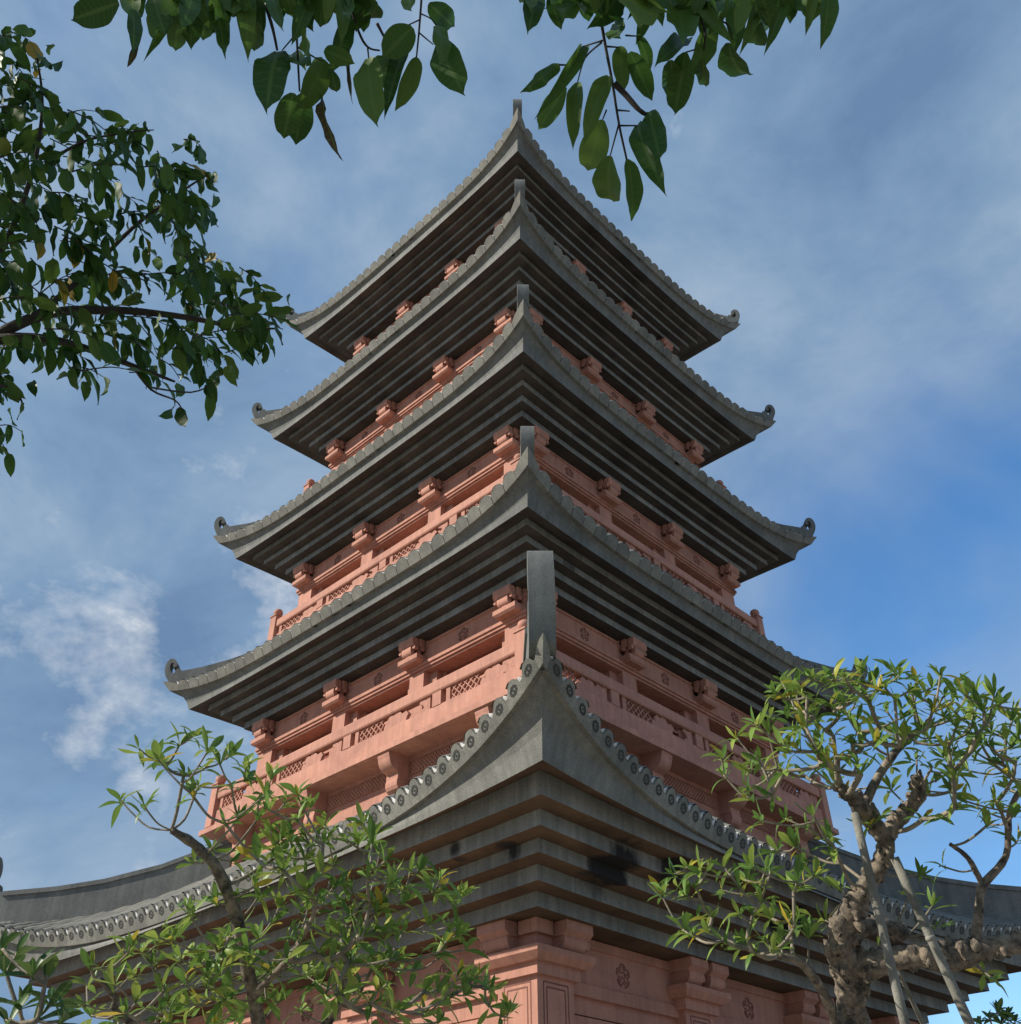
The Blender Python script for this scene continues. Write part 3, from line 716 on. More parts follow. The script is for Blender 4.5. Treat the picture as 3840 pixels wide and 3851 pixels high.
FRANGI = leafmat('frangipani_leaf', [(0, (.085, .18, .035)), (.4, (.16, .28, .05)), (.7, (.26, .37, .07)), (.93, (.34, .41, .075)), (.97, (.50, .42, .05)), (1, (.50, .36, .04))], .33, .42)
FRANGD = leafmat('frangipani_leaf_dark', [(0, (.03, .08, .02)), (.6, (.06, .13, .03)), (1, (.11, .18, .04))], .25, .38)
BROAD = leafmat('broad_leaf', [(0, (.022, .065, .012)), (.5, (.042, .108, .018)), (.85, (.075, .155, .024)), (.965, (.10, .17, .03)), (.982, (.11, .16, .03)), (.99, (.35, .24, .03)), (1, (.30, .2, .03))], .16, .5, True, (.07, .13, .035), .18)
HANGL = leafmat('hanging_leaf', [(0, (.030, .085, .015)), (.6, (.055, .13, .022)), (1, (.10, .18, .03))], .32, .45, True, (.12, .20, .05), .25)
DRY = leafmat('dry_leaf', [(0, (.05, .045, .02)), (1, (.12, .09, .04))], .15, .6)
def barkmat(name, a, b_, sc=9.0):
    m, t, bs = mk(name); L = t.links.new; co = nd(t, 'ShaderNodeTexCoord')
    n1 = nd(t, 'ShaderNodeTexNoise'); n1.inputs['Scale'].default_value = sc; n1.inputs['Detail'].default_value = 7; n1.inputs['Roughness'].default_value = .7; L(co.outputs['Object'], n1.inputs['Vector'])
    rp = nd(t, 'ShaderNodeValToRGB'); e = rp.color_ramp.elements; e[0].position, e[0].color = .36, (*a, 1); e[1].position, e[1].color = .62, (*b_, 1)
    L(n1.outputs['Fac'], rp.inputs['Fac']); L(rp.outputs['Color'], bs.inputs['Base Color']); bs.inputs['Roughness'].default_value = .85
    bp = nd(t, 'ShaderNodeBump'); bp.inputs['Strength'].default_value = .8; bp.inputs['Distance'].default_value = .03; L(n1.outputs['Fac'], bp.inputs['Height']); L(bp.outputs['Normal'], bs.inputs['Normal'])
    return m
BARK = barkmat('gnarled_bark', (.022, .02, .018), (.30, .24, .175), 9)
TWIG = barkmat('smooth_twig', (.15, .13, .095), (.34, .29, .215), 6)
DBARK = barkmat('dark_bark', (.018, .016, .014), (.06, .05, .04), 12)
POLE = barkmat('weathered_pole', (.14, .135, .11), (.27, .26, .22), 4)

def px(u, v, depth):                              # a point on the sight line through photo pixel (u, v) (1926 px wide copy) at a given camera depth
    su, sv = u * 1.99377, v * 1.99377
    return CAM + (CF + CR * ((su - IMW / 2) / F_PX) - CU * ((sv - IMH / 2) / F_PX)) * depth

def leaf_mesh(name, wid, fold, curl, mat, drip=False, n=7, wav=0.0):
    mb = []; fs = []; uv = []
    for i in range(n + 1):
        t = i / n
        if drip: w = wid * (max(.004, math.sin(math.pi * (t * .985 + .01) ** .88)) ** .62 if t < .88 else .47 * ((1 - t) / .12) ** 1.6)
        else: w = wid * math.sin(math.pi * (t ** 1.25 * .97 + .015)) ** .85
        z = -curl * t * t; x = t * (1 - .25 * abs(curl) * t)
        wz = wav * math.sin(t * 14)
        for s_ in (-1, 0, 1):
            mb.append((x, s_ * w * (1 - .25 * fold), z + abs(s_) * w * fold + s_ * wz)); uv.append((t, s_ * .5))
    for i in range(n):
        for j in (0, 1): fs.append((i * 3 + j, i * 3 + j + 1, (i + 1) * 3 + j + 1, (i + 1) * 3 + j))
    me = bpy.data.meshes.new(name); me.from_pydata(mb, [], fs); me.materials.append(mat)
    ul = me.uv_layers.new(name='UVMap')
    for lp in me.loops: ul.data[lp.index].uv = uv[lp.vertex_index]
    me.polygons.foreach_set('use_smooth', [True] * len(fs)); me.update(); return me
def frame(o, d, nrm, ln, ws=1.0):
    d = d.normalized(); y = nrm.cross(d)
    if y.length < 1e-4: y = Vector((1, 0, 0)).cross(d)
    y.normalize(); z = d.cross(y)
    return Matrix(((d.x * ln, y.x * ln * ws, z.x * ln, o.x), (d.y * ln, y.y * ln * ws, z.y * ln, o.y), (d.z * ln, y.z * ln * ws, z.z * ln, o.z), (0, 0, 0, 1)))
def put_leaves(tree, items, limit=300):           # items: (mesh, matrix); the largest are objects, the rest one mesh
    items = sorted(items, key=lambda it: -it[1].to_scale()[0] / max(.5, (it[1].translation - CAM).length))
    for me, M_ in items[:limit]:
        o = bpy.data.objects.new('leaf', me); COL.objects.link(o); o.parent = tree; o.matrix_parent_inverse = tree.matrix_world.inverted() if False else Matrix.Translation(-tree.location); o.matrix_basis = M_
    rest = items[limit:]
    if rest:
        vs, fs, uvs = [], [], []
        for me, M_ in rest:
            o = len(vs); vs += [tuple(M_ @ v.co) for v in me.vertices]; fs += [tuple(i + o for i in p_.vertices) for p_ in me.polygons]
            uvs += [tuple(d.uv) for d in me.uv_layers[0].data]
        me = bpy.data.meshes.new('leaves'); me.from_pydata(vs, [], fs); me.materials.append(rest[0][0].materials[0])
        ul = me.uv_layers.new(name='UVMap')
        for i, u in enumerate(uvs): ul.data[i].uv = u
        me.polygons.foreach_set('use_smooth', [True] * len(fs)); me.update()
        o = obj('crown_leaves', me, tree); o.matrix_parent_inverse = Matrix.Translation(-tree.location); o['kind'] = 'stuff'
def tube(mb, pts, rad, n=7, gn=0.0, mi=0, rnd=random):
    rings = []; up = Vector((.3, .2, 1))
    for i, p_ in enumerate(pts):
        d = (pts[min(i + 1, len(pts) - 1)] - pts[max(i - 1, 0)])
        if d.length < 1e-6: d = Vector((0, 0, 1))
        d.normalize(); a = d.cross(Vector((.31, .87, .37))).normalized(); b = d.cross(a)
        rings.append([p_ + (a * math.cos(2 * math.pi * k / n) + b * math.sin(2 * math.pi * k / n)) * rad[i] * (1 + gn * (rnd.random() - .5)) for k in range(n)])
    vs = [v for r_ in rings for v in r_]
    fs = [(i * n + k, i * n + (k + 1) % n, (i + 1) * n + (k + 1) % n, (i + 1) * n + k) for i in range(len(pts) - 1) for k in range(n)]
    fs += [tuple(range(n - 1, -1, -1)), tuple((len(pts) - 1) * n + k for k in range(n))]
    mb.add(vs, fs, mi, True)
def cr(pts, sub=4):                               # Catmull-Rom through 3D points
    o_ = [pts[0]]
    for i in range(len(pts) - 1):
        a, b, c, d = pts[max(0, i - 1)], pts[i], pts[i + 1], pts[min(len(pts) - 1, i + 2)]
        for k in range(1, sub + 1):
            t = k / sub; o_.append(.5 * (2 * b + (c - a) * t + (2 * a - 5 * b + 4 * c - d) * t * t + (3 * b - a - 3 * c + d) * t ** 3))
    return o_
def new_tree(name, base, label, cat, group=None):
    t = bpy.data.objects.new(name, None); COL.objects.link(t); t.location = base; tag(t, label, cat, group); return t
def part(name, mb, mats, tree):
    o = obj(name, mb.mesh(name, mats, False), tree); o.matrix_parent_inverse = Matrix.Translation(-tree.location); return o

FL = [leaf_mesh('leaf', w_, f_, c_, FRANGI, False, 7, .008) for w_, f_, c_ in ((.145, .30, .12), (.16, .22, .28), (.135, .45, .40), (.165, .25, -.10), (.15, .4, .55), (.12, .55, .2), (.13, .3, .8), (.11, .2, -.25))]
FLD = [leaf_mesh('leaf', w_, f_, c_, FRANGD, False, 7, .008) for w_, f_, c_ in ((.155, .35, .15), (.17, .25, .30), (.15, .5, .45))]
def frangipani(tree, trunk_paths, tips, dep, dj, rnd, lmesh, tip_r=.011, lsize=(.17, .27), bpar=1.0, nleaf=(5, 9)):
    """trunk_paths: lists of (u, v, depth, radius); tips: (u, v). Branches fork from the nearest wood below and end in leaf whorls."""
    tk = MB(); br = MB(); items = []
    nodes = []                                     # [pos, parent index, load, fixed radius or None]
    for path in trunk_paths:
        pts = [px(u, v, d) for u, v, d, r_ in path]; rs = [r_ * .85 for *_, r_ in path]
        c = cr(pts, 5); rr = []
        for i in range(len(c)):
            f = i / 5; j = min(int(f), len(rs) - 2); rr.append(rs[j] + (rs[j + 1] - rs[j]) * (f - j))
        tk = MB(); tube(tk, c, [r_ * (1 + .16 * (rnd.random() - .5)) for r_ in rr], 11, .20, 0, rnd)
        part('trunk' if path is trunk_paths[0] else 'limb', tk, [BARK], tree)
        for i, p_ in enumerate(c): nodes.append([p_, -1, 0, rr[i]])
    ctr = nodes[len(nodes) // 2][0]
    T_ = [px(u, v, dep + rnd.uniform(-dj, dj)) for u, v in tips]
    T_.sort(key=lambda p_: min((p_ - n_[0]).length for n_ in nodes))
    segs = []
    for t in T_:
        best, bc = None, 1e9
        for i, n_ in enumerate(nodes):
            v = t - n_[0]; L_ = v.length
            if L_ < .12: continue
            up = v.z / L_
            cost = L_ * (1.0 + .9 * max(0, .15 - up)) + (0.16 if n_[3] is None else 0)
            if n_[2] > 2 and n_[3] is None: cost += .30
            if cost < bc: bc, best = cost, i
        n0 = nodes[best]; v = t - n0[0]; L_ = v.length
        side = Vector((rnd.uniform(-1, 1), rnd.uniform(-1, 1), rnd.uniform(-.2, .2))) * .06 * L_
        m1 = n0[0] + v * .35 + side - Vector((0, 0, 1)) * .085 * L_; m2 = n0[0] + v * .72 + side * .5 - Vector((0, 0, 1)) * .055 * L_
        c = cr([n0[0], m1, m2, t], 3); idx = [best]
        for p_ in c[1:]: nodes.append([p_, idx[-1], 0, None]); idx.append(len(nodes) - 1)
        segs.append(idx)
        j = best
        k = idx[-1]
        while k >= 0: nodes[k][2] += 1; k = nodes[k][1]
    for idx in segs:
        pts = [nodes[i][0] for i in idx]; rad = [min(.026, tip_r * max(1, nodes[i][2]) ** .34) for i in idx[1:]]; rad = [rad[0] * 1.15] + rad
        br = MB(); tube(br, pts, rad, 6, .08, 0, rnd); part('branch', br, [TWIG], tree)
        t = pts[-1]; ax = (pts[-1] - pts[-2]).normalized(); ax = (ax + Vector((0, 0, .9))).normalized()
        a = ax.cross(Vector((.2, .9, .1))).normalized(); b = ax.cross(a); n_ = rnd.randint(*nleaf); ph = rnd.random() * 6.28
        for k in range(n_):
            g_ = ph + k * 2.4; tilt = rnd.uniform(.35, 1.35) if k < n_ - 1 else .15
            d = ax * math.cos(tilt) + (a * math.cos(g_) + b * math.sin(g_)) * math.sin(tilt)
            d.z -= .15 * rnd.random()
            nrm = (ax * 1.0 - d * ax.dot(d)) + Vector((rnd.uniform(-.4, .4), rnd.uniform(-.4, .4), rnd.uniform(0, .3)))
            ln_ = rnd.uniform(*lsize) * (.75 if tilt < .45 else 1)
            items.append((rnd.choice(lmesh), frame(t - ax * rnd.uniform(0, .05), d, nrm, ln_)))
    put_leaves(tree, items)

# --- frangipani in front of the left face
rl = random.Random(11)
DL = 8.6
z6 = lambda x, y: (x * .3894, 1350 + y * .3894)
def gpt(u, v, d): p_ = px(u, v, d); return Vector((p_.x, p_.y, 0))
tp = [(1250, 1478, .075), (1205, 1250, .07), (1165, 1050, .068), (1110, 880, .062), (1050, 740, .058), (980, 660, .052), (910, 600, .048), (830, 555, .036)]
base = px(487, 1926, DL)
low = [(520, 2300, DL, .10), (500, 2080, DL, .085)]
t1 = low + [(*z6(x, y), DL, r_) for x, y, r_ in tp]
t2 = [(*z6(1225, 1350), DL, .05), (*z6(1400, 1180), DL - .25, .034), (*z6(1500, 1000), DL - .35, .026)]
t3 = [(500, 2080, DL, .06), (*z6(1640, 1400), DL + .3, .045), (*z6(1660, 1150), DL + .35, .035), (*z6(1760, 900), DL + .3, .024)]
t4 = [(500, 2080, DL, .05), (*z6(620, 1478), DL + .1, .04), (*z6(560, 1370), DL + .1, .032), (*z6(480, 1270), DL + .1, .022)]
LT = [(585,410),(700,440),(672,160),(760,205),(795,240),(870,140),(940,95),(1010,165),(1110,195),(1060,220),(1000,250),(890,290),(960,340),(930,380),(1120,330),(1190,310),(1320,290),(1290,380),(1250,420),(1190,240),(1440,380),(1500,440),(1440,500),(1300,560),(1160,490),(1090,520),(1030,650),(940,710),(1590,600),(1760,520),(1500,620),(1680,600),(1840,660),(1870,700),(1400,600),(1480,690),(1250,700),(1330,640),(1240,820),(1380,760),(1430,850),(1560,760),(1620,820),(1700,830),(1780,760),(1880,830),(1550,900),(1700,960),(1850,930),(1460,960),(1350,930),(1250,880),(1400,1080),(1520,1030),(1650,1040),(1750,1080),(1850,1050),(900,920),(930,960),(620,1150),(690,1140),(770,1100),(840,1090),(490,1220),(440,1210),(730,1200),(630,1260),(770,1320),(900,1300),(990,1290),(1080,1130),(1030,1220),(930,1140),(1120,1070),(1250,1080),(1310,1230),(1200,1200),(1390,1180),(1600,1180),(1700,1200),(1800,1230),(1900,1180),(1750,1330),(1850,1380),(1900,1440),(1630,1350),(1550,1290),(1480,1250),(660,1390),(600,1440),(420,1310),(830,1420),(960,1400),(1080,1380),(1180,1430),(1350,1380),(1450,1430)]
LT = [z6(x, y) for x, y in LT] + [(870,1690),(830,1660),(790,1640),(740,1650),(700,1580),(850,1700),(810,1740),(880,1790),(900,1840),(915,1860),(870,1830),(820,1800),(760,1760),(700,1700),(720,1820),(800,1870),(680,1880),(960,1905),(760,1700),(780,1830),(850,1880),(640,1760),(600,1800)]
def infill(P_, n, rnd, gap):                      # further shoot tips spread through an area of the crown
    o_ = []; xs_ = [p_[0] for p_ in P_]; ys_ = [p_[1] for p_ in P_]; k = 0
    while len(o_) < n and k < 20000:
        k += 1; q = (rnd.uniform(min(xs_), max(xs_)), rnd.uniform(min(ys_), max(ys_)))
        if inside(*q, P_) and all(math.hypot(q[0] - p_[0], q[1] - p_[1]) > gap for p_ in o_): o_.append(q)
    return o_
def inside(x, y, P_):
    r_ = False; j = len(P_) - 1
    for i in range(len(P_)):
        (xi_, yi_), (xj, yj) = P_[i], P_[j]
        if (yi_ > y) != (yj > y) and x < (xj - xi_) * (y - yi_) / (yj - yi_) + xi_: r_ = not r_
        j = i
    return r_
LT += infill([(150,1850),(240,1770),(330,1750),(380,1700),(430,1640),(450,1560),(520,1500),(600,1520),(700,1580),(780,1630),(870,1700),(870,1780),(930,1860),(960,1932),(140,1932)], 105, rl, 20)
tr = new_tree('frangipani_tree', gpt(520, 2300, DL), 'leafy frangipani tree with many thin branches in front of the left eaves', 'tree', 'frangipani trees by the pagoda')
g0 = gpt(520, 2300, DL); bl = MB(); tube(bl, [g0, px(520, 2300, DL)], [.13, .10], 11, .15, 0, rl)
frangipani(tr, [t1, t2, t3, t4], LT, DL, .75, rl, FL, .0082, (.13, .26), 1, (5, 9))
part('trunk', bl, [BARK], tr)

# --- gnarled frangipani on the right, with its props
rr_ = random.Random(23)
DR = 8.2
z8_ = lambda x, y: (1203.7 + x * .375, 1228.8 + y * .375)
r1 = [(1600, 2330, DR, .20), (1601, 2100, DR, .175), (*z8_(1062, 1874), DR, .150), (*z8_(1070, 1700), DR, .145), (*z8_(1030, 1560), DR, .135), (*z8_(1025, 1430), DR, .135), (*z8_(1070, 1310), DR, .12), (*z8_(1120, 1220), DR, .10),
      (*z8_(1180, 1130), DR, .09), (*z8_(1230, 1050), DR, .085), (*z8_(1245, 960), DR, .085), (*z8_(1200, 890), DR, .085), (*z8_(1140, 810), DR - .05, .085), (*z8_(1090, 745), DR - .1, .075), (*z8_(1010, 680), DR - .1, .05)]
r2 = [(*z8_(1240, 960), DR, .075), (*z8_(1290, 870), DR + .1, .085), (*z8_(1350, 800), DR + .15, .07), (*z8_(1405, 740), DR + .15, .07), (*z8_(1410, 680), DR + .15, .075), (*z8_(1400, 625), DR + .15, .06)]
r3 = [(*z8_(1060, 1590), DR, .12), (*z8_(1180, 1575), DR - .1, .125), (*z8_(1300, 1545), DR - .15, .10), (*z8_(1430, 1530), DR - .2, .115), (*z8_(1560, 1545), DR - .2, .135), (*z8_(1700, 1500), DR - .2, .11), (*z8_(1830, 1480), DR - .2, .10), (*z8_(2060, 1440), DR - .2, .08)]
r4 = [(*z8_(1050, 1390), DR, .11), (*z8_(1180, 1380), DR + .15, .085), (*z8_(1290, 1400), DR + .25, .09), (*z8_(1345, 1430), DR + .25, .07)]
r5 = [(*z8_(1700, 1470), DR - .2, .055), (*z8_(1715, 1300), DR - .1, .045), (*z8_(1735, 1180), DR, .042), (*z8_(1850, 1030), DR + .1, .034), (*z8_(1870, 800), DR + .15, .028), (*z8_(1950, 660), DR + .2, .022)]
r6 = [(*z8_(1140, 770), DR, .05), (*z8_(1220, 610), DR + .2, .042), (*z8_(1320, 480), DR + .3, .034), (*z8_(1420, 380), DR + .35, .024)]
r7 = [(1601, 2060, DR, .07), (*z8_(980, 1830), DR - .1, .048), (*z8_(840, 1585), DR - .25, .042), (*z8_(700, 1530), DR - .3, .03)]
r8 = [(*z8_(1735, 1180), DR, .034), (*z8_(1660, 1040), DR + .1, .026), (*z8_(1570, 970), DR + .1, .02)]
RT = [(430,620),(550,590),(680,200),(745,240),(790,190),(850,230),(930,150),(980,140),(1050,170),(1120,115),(1190,130),(1290,105),(1360,200),(1400,150),(1480,180),(1540,220),(1650,230),(1820,260),(1890,290),(1910,430),(1780,560),(1840,570),(1850,430),(1700,420),(720,470),(740,600),(670,720),(620,850),(740,840),(560,690),(800,490),(900,450),(980,420),(1010,330),(1100,350),(1200,450),(1250,300),(1160,250),(1330,330),(1440,400),(1560,480),(1600,380),(1690,500),(880,820),(860,880),(940,930),(790,980),(980,970),(700,1000),(120,1230),(240,1230),(310,1110),(350,1090),(430,1080),(420,1200),(570,1080),(640,1100),(510,1190),(600,1200),(270,1420),(350,1400),(550,1450),(640,1440),(760,1350),(720,1480),(860,1430),(800,1160),(840,1050),(980,1030),(1010,1180),(1360,1230),(1420,1120),(1530,1080),(1480,1280),(1500,1380),(1540,840),(1600,780),(1590,640),(1700,780),(1760,870),(1800,760),(1740,1620),(1790,1650),(1900,800),(1910,950),(1220,830),(1440,840),(1230,1390),(1160,870),(560,740),(630,600),(1080,470),(1130,430),(1480,300),(1540,330),(1590,300),(1680,330),(1740,300),(1300,420),(1380,270),(1240,180),(1420,230),(1520,120),(1600,170),(1700,200),(1760,350),(1640,420),(1470,470),(1060,260),(890,330),(960,260),(830,380),(1180,350),(1290,230),(1900,360),(1750,460),(1560,560),(1860,690),(1660,600),(1100,560),(940,560),(830,620),(1000,520)]
tr = new_tree('frangipani_tree', gpt(1600, 2330, DR), 'gnarled thick trunked frangipani tree with a sideways limb on the right', 'tree', 'frangipani trees by the pagoda')
bl = MB(); tube(bl, [gpt(1600, 2330, DR), px(1600, 2330, DR)], [.26, .20], 11, .15, 0, rr_)
frangipani(tr, [r1, r2, r3, r4, r5, r6, r7, r8], [z8_(x, y) for x, y in RT] + infill([(1440,1300),(1500,1265),(1700,1255),(1900,1295),(1926,1400),(1926,1540),(1800,1520),(1560,1500),(1440,1460),(1350,1440)], 70, rr_, 19) + infill([(1220,1690),(1300,1625),(1420,1640),(1560,1650),(1570,1780),(1400,1800),(1270,1790)], 22, rr_, 24), DR, .6, rr_, FL, .0080, (.12, .24), 1, (5, 8))
part('trunk', bl, [BARK], tr)
kn = MB()                                         # swellings and bark ridges of the old wood
for path in (r1[2:], r2, r3, r4):
    for i in range(len(path) - 1):
        for _ in range(7):
            t = rr_.random(); u = [path[i][k] + (path[i + 1][k] - path[i][k]) * t for k in range(4)]
            c = px(u[0], u[1], u[2]) + Vector((rr_.uniform(-1, 1), rr_.uniform(-1, .3), rr_.uniform(-1, 1))).normalized() * u[3] * .8
            s_ = u[3] * rr_.uniform(.18, .48); vs = []
            for a in range(5):
                for b in range(7):
                    th, ph = math.pi * (a + .3) / 4.8, 2 * math.pi * b / 7
                    k = s_ * (1 + .5 * (rr_.random() - .5)); vs.append(c + Vector((k * math.sin(th) * math.cos(ph), k * math.sin(th) * math.sin(ph), 1.3 * k * math.cos(th))))
            kn.add(vs, [(a * 7 + b, a * 7 + (b + 1) % 7, (a + 1) * 7 + (b + 1) % 7, (a + 1) * 7 + b) for a in range(4) for b in range(7)] + [tuple(range(7)), tuple(range(34, 27, -1))], 0, True)
part('bark_knobs', kn, [BARK], tr)['kind'] = 'stuff'
def prop(u0, v0, u1, v1, d0, d1, r_, label, seed):
    a = px(u0, v0, d0); b = px(u1, v1, d1); dr_ = (b - a).normalized(); k = -a.z / dr_.z; foot = a + dr_ * k
    o = new_tree('support_pole', foot, label, 'pole', 'poles propping the right frangipani'); q = random.Random(seed); mb = MB()
    n = 14; pts = [a + (foot - a) * i / n for i in range(n + 1)]
    tube(mb, pts, [r_ * (1.0 + .25 * i / n) for i in range(n + 1)], 9, .06, 0, q); part('shaft', mb, [POLE], o)
    for i in range(2, n, 3):
        rg = MB(); p_ = pts[i]; tube(rg, [p_ + dr_ * .018, p_, p_ - dr_ * .018], [r_ * (1.03 + .25 * i / n), r_ * (1.13 + .25 * i / n), r_ * (1.03 + .25 * i / n)], 9, 0, 0, q); part('node_ring', rg, [POLE], o)
prop(1612, 1533, 1707, 1932, DR - .25, DR - .95, .034, 'pale grey pole propping the fork of the gnarled frangipani trunk', 1)
prop(1687, 1618, 1829, 1932, DR - .2, DR - .8, .036, 'darker grey pole leaning right, crossing the sideways limb', 2)
prop(1690, 1822, 1741, 1932, DR + .1, DR + .35, .020, 'thin short pole behind the pale pole under the limb', 3)

# --- frangipani cut off by the lower left corner
rc = random.Random(31); DB = 6.6
c1_ = [(95, 2400, DB, .07), (70, 2150, DB, .055), (55, 1990, DB, .04), (45, 1930, DB, .03)]
CT = [(32, 1800), (12, 1835), (62, 1838), (88, 1836), (38, 1898), (100, 1890), (14, 1925), (118, 1925), (5, 1790), (70, 1925)]
tr = new_tree('frangipani_tree', gpt(95, 2400, DB), 'frangipani top with dark leaves in the lower left corner', 'tree', 'frangipani trees by the pagoda')
bl = MB(); tube(bl, [gpt(95, 2400, DB), px(95, 2400, DB)], [.09, .07], 9, .1, 0, rc)
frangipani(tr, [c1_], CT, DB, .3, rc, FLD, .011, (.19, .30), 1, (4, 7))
part('trunk', bl, [BARK], tr)

# --- dark shrub peeping in at the lower right corner
rs_ = random.Random(5); DS = 13.5
c1_ = [(1890, 2350, DS, .05), (1888, 2100, DS, .04), (1885, 1960, DS, .03)]
tr = new_tree('shrub', gpt(1890, 2350, DS), 'dark narrow leaved shrub top in the lower right corner', 'shrub')
bl = MB(); tube(bl, [gpt(1890, 2350, DS), px(1890, 2350, DS)], [.07, .05], 9, .1, 0, rs_)
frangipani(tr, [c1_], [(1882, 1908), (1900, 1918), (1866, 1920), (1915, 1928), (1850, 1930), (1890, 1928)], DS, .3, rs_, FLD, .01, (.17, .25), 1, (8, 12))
part('trunk', bl, [BARK], tr)

# --- broadleaf trees overhead
BLF = [leaf_mesh('leaf', w_, f_, c_, BROAD, True, 12, wv) for w_, f_, c_, wv in ((.24, .22, .10, .02), (.27, .12, .22, .03), (.22, .35, .3, .02), (.29, .18, -.08, .03), (.20, .5, .35, .02), (.25, .28, .45, .025))]
HLF = [leaf_mesh('leaf', w_, f_, c_, HANGL, True, 12, wv) for w_, f_, c_, wv in ((.24, .22, .10, .02), (.27, .12, .22, .03), (.22, .35, .3, .02), (.29, .18, -.08, .03), (.20, .5, .35, .02), (.25, .28, .45, .025))]
DLF = leaf_mesh('leaf', .11, .5, .25, DRY, True, 8, .03)
def hang(tree, leaves, stems, conv, dep, rnd, extra):
    items = []; st_ = MB()
    for lf in leaves:
        x0, y0, x1, y1, w_ = lf[:5]
        a = px(*conv(x0, y0), dep + rnd.uniform(-.12, .12)); b = px(*conv(x1, y1), dep + rnd.uniform(-.25, .25))
        d = b - a; ln_ = d.length; view = (CAM - a).normalized()
        wm = w_ * extra * 1.99377 * dep / F_PX        # width in metres
        nrm = view + Vector((rnd.uniform(-.38, .38), rnd.uniform(-.25, .25), rnd.uniform(-.35, .35)))
        dry = w_ < 55 and ln_ / wm > 3.2
        me = DLF if dry else rnd.choice(HLF); base_w = .11 if dry else .25
        items.append((me, frame(a, d, nrm, ln_ * 1.02, (wm / 2 * 1.08) / (base_w * ln_))))
    for s_ in stems:
        pts = [px(*conv(x, y), dep + rnd.uniform(-.05, .05)) for x, y in s_[0]]; c = cr(pts, 4); st_ = MB(); tube(st_, c, [s_[1] * (1.2 - .5 * i / len(c)) for i in range(len(c))], 6, .1, 0, rnd); part('twig', st_, [DBARK], tree)
    return items, st_
rb_ = random.Random(77)
RLV = [(355,335,135,485,62),(390,450,235,680,112),(470,240,385,450,92),(450,430,415,670,100),(610,395,490,635,132),(665,240,690,430,92),(720,270,845,520,112),(760,185,855,370,92),(640,120,690,215,100),(580,620,475,970,152),(620,805,570,1180,152),(705,825,785,1145,128),(760,650,830,890,132),(820,580,890,880,100),(240,-30,205,120,110),(385,-40,370,140,130),(565,-40,575,130,100),(740,-60,760,170,180),(830,-40,790,170,110),(980,0,990,270,135),(1020,200,880,280,100),(930,310,985,590,115),(1010,270,960,580,115),(1100,300,1105,480,72),(1130,140,1140,300,122),(1250,0,1290,190,142),(1230,220,1295,540,155),(1390,100,1330,330,135),(1400,30,1420,210,110),(1540,-40,1530,105,140),(1740,-60,1770,155,125),(1100,-60,1130,100,112),(1390,-50,1400,90,122),(160,-60,150,25,70),(450,-60,455,15,80),(1480,-50,1470,55,110),(1600,-60,1590,45,110),(1300,-60,1310,60,120),(1000,-70,1010,60,150),(660,-60,680,70,140)]
qx = random.Random(99)
for _ in range(34):
    x_ = qx.uniform(160, 1720); y_ = qx.uniform(-90, -10); RLV.append((x_, y_, x_ + qx.uniform(-70, 70), y_ + qx.uniform(95, 190), qx.uniform(60, 115)))
cR = lambda x, y: (925.2 + .3645 * x, .3645 * y)
RST = [([(545,-60),(590,210),(630,420),(665,640),(705,825)],.0050),([(665,640),(640,730),(620,805)],.003),([(600,570),(580,620)],.003),([(580,210),(480,240)],.003),([(575,220),(490,300),(450,430)],.003),([(640,430),(700,490),(760,560),(800,590)],.010),([(1120,-40),(1120,140)],.006),([(665,650),(760,650)],.003),([(660,570),(720,575)],.003),([(600,240),(665,245)],.003),([(700,183),(760,187)],.003),([(1090,230),(1060,255),(1010,270)],.003),([(1170,100),(1230,130),(1250,200)],.003),([(1050,-60),(1070,60),(1110,160),(1100,300)],.004),([(355,335),(410,337)],.003)]
LLV = [(280,10,92,85,112),(340,-40,330,48,100),(340,40,352,200,62),(356,180,328,280,30),(440,20,455,195,72),(500,20,490,100,52),(535,60,515,255,72),(590,-20,580,150,112),(660,-20,635,190,102),(730,30,715,120,52),(718,120,712,205,42),(760,-30,770,50,100),(880,-30,870,100,82),(872,90,855,240,66),(985,-40,1010,70,112),(1090,-40,1090,95,112),(1160,-30,1130,100,100),(955,220,895,390,132),(1010,235,1080,335,82),(1060,130,1115,240,62),(1150,250,1110,440,112),(1190,300,1200,415,60),(1150,400,1140,610,46),(1020,395,985,600,120),(1060,400,1040,620,120),(1155,215,1270,260,66),(1235,-10,1240,100,72),(1250,90,1245,220,82),(1265,210,1245,355,20),(1310,-20,1320,80,82),(1380,20,1345,120,92),(1340,250,1345,475,112),(1375,240,1430,360,90),(1530,115,1400,250,100),(1510,190,1410,370,92),(1550,245,1485,465,105),(1640,185,1720,365,122),(1640,110,1680,220,72),(1600,15,1735,135,88),(1510,-40,1535,55,62),(820,-40,815,30,90),(930,-30,960,95,60),(620,-40,610,80,110),(690,-40,700,90,90),(1040,-50,1050,70,100),(560,-40,565,60,90),(1210,-50,1200,60,90)]
for _ in range(34):
    x_ = qx.uniform(330, 1500); y_ = qx.uniform(-80, -10); LLV.append((x_, y_, x_ + qx.uniform(-60, 60), y_ + qx.uniform(85, 170), qx.uniform(56, 100)))
cL = lambda x, y: (100.3 + .4427 * x, .4427 * y)
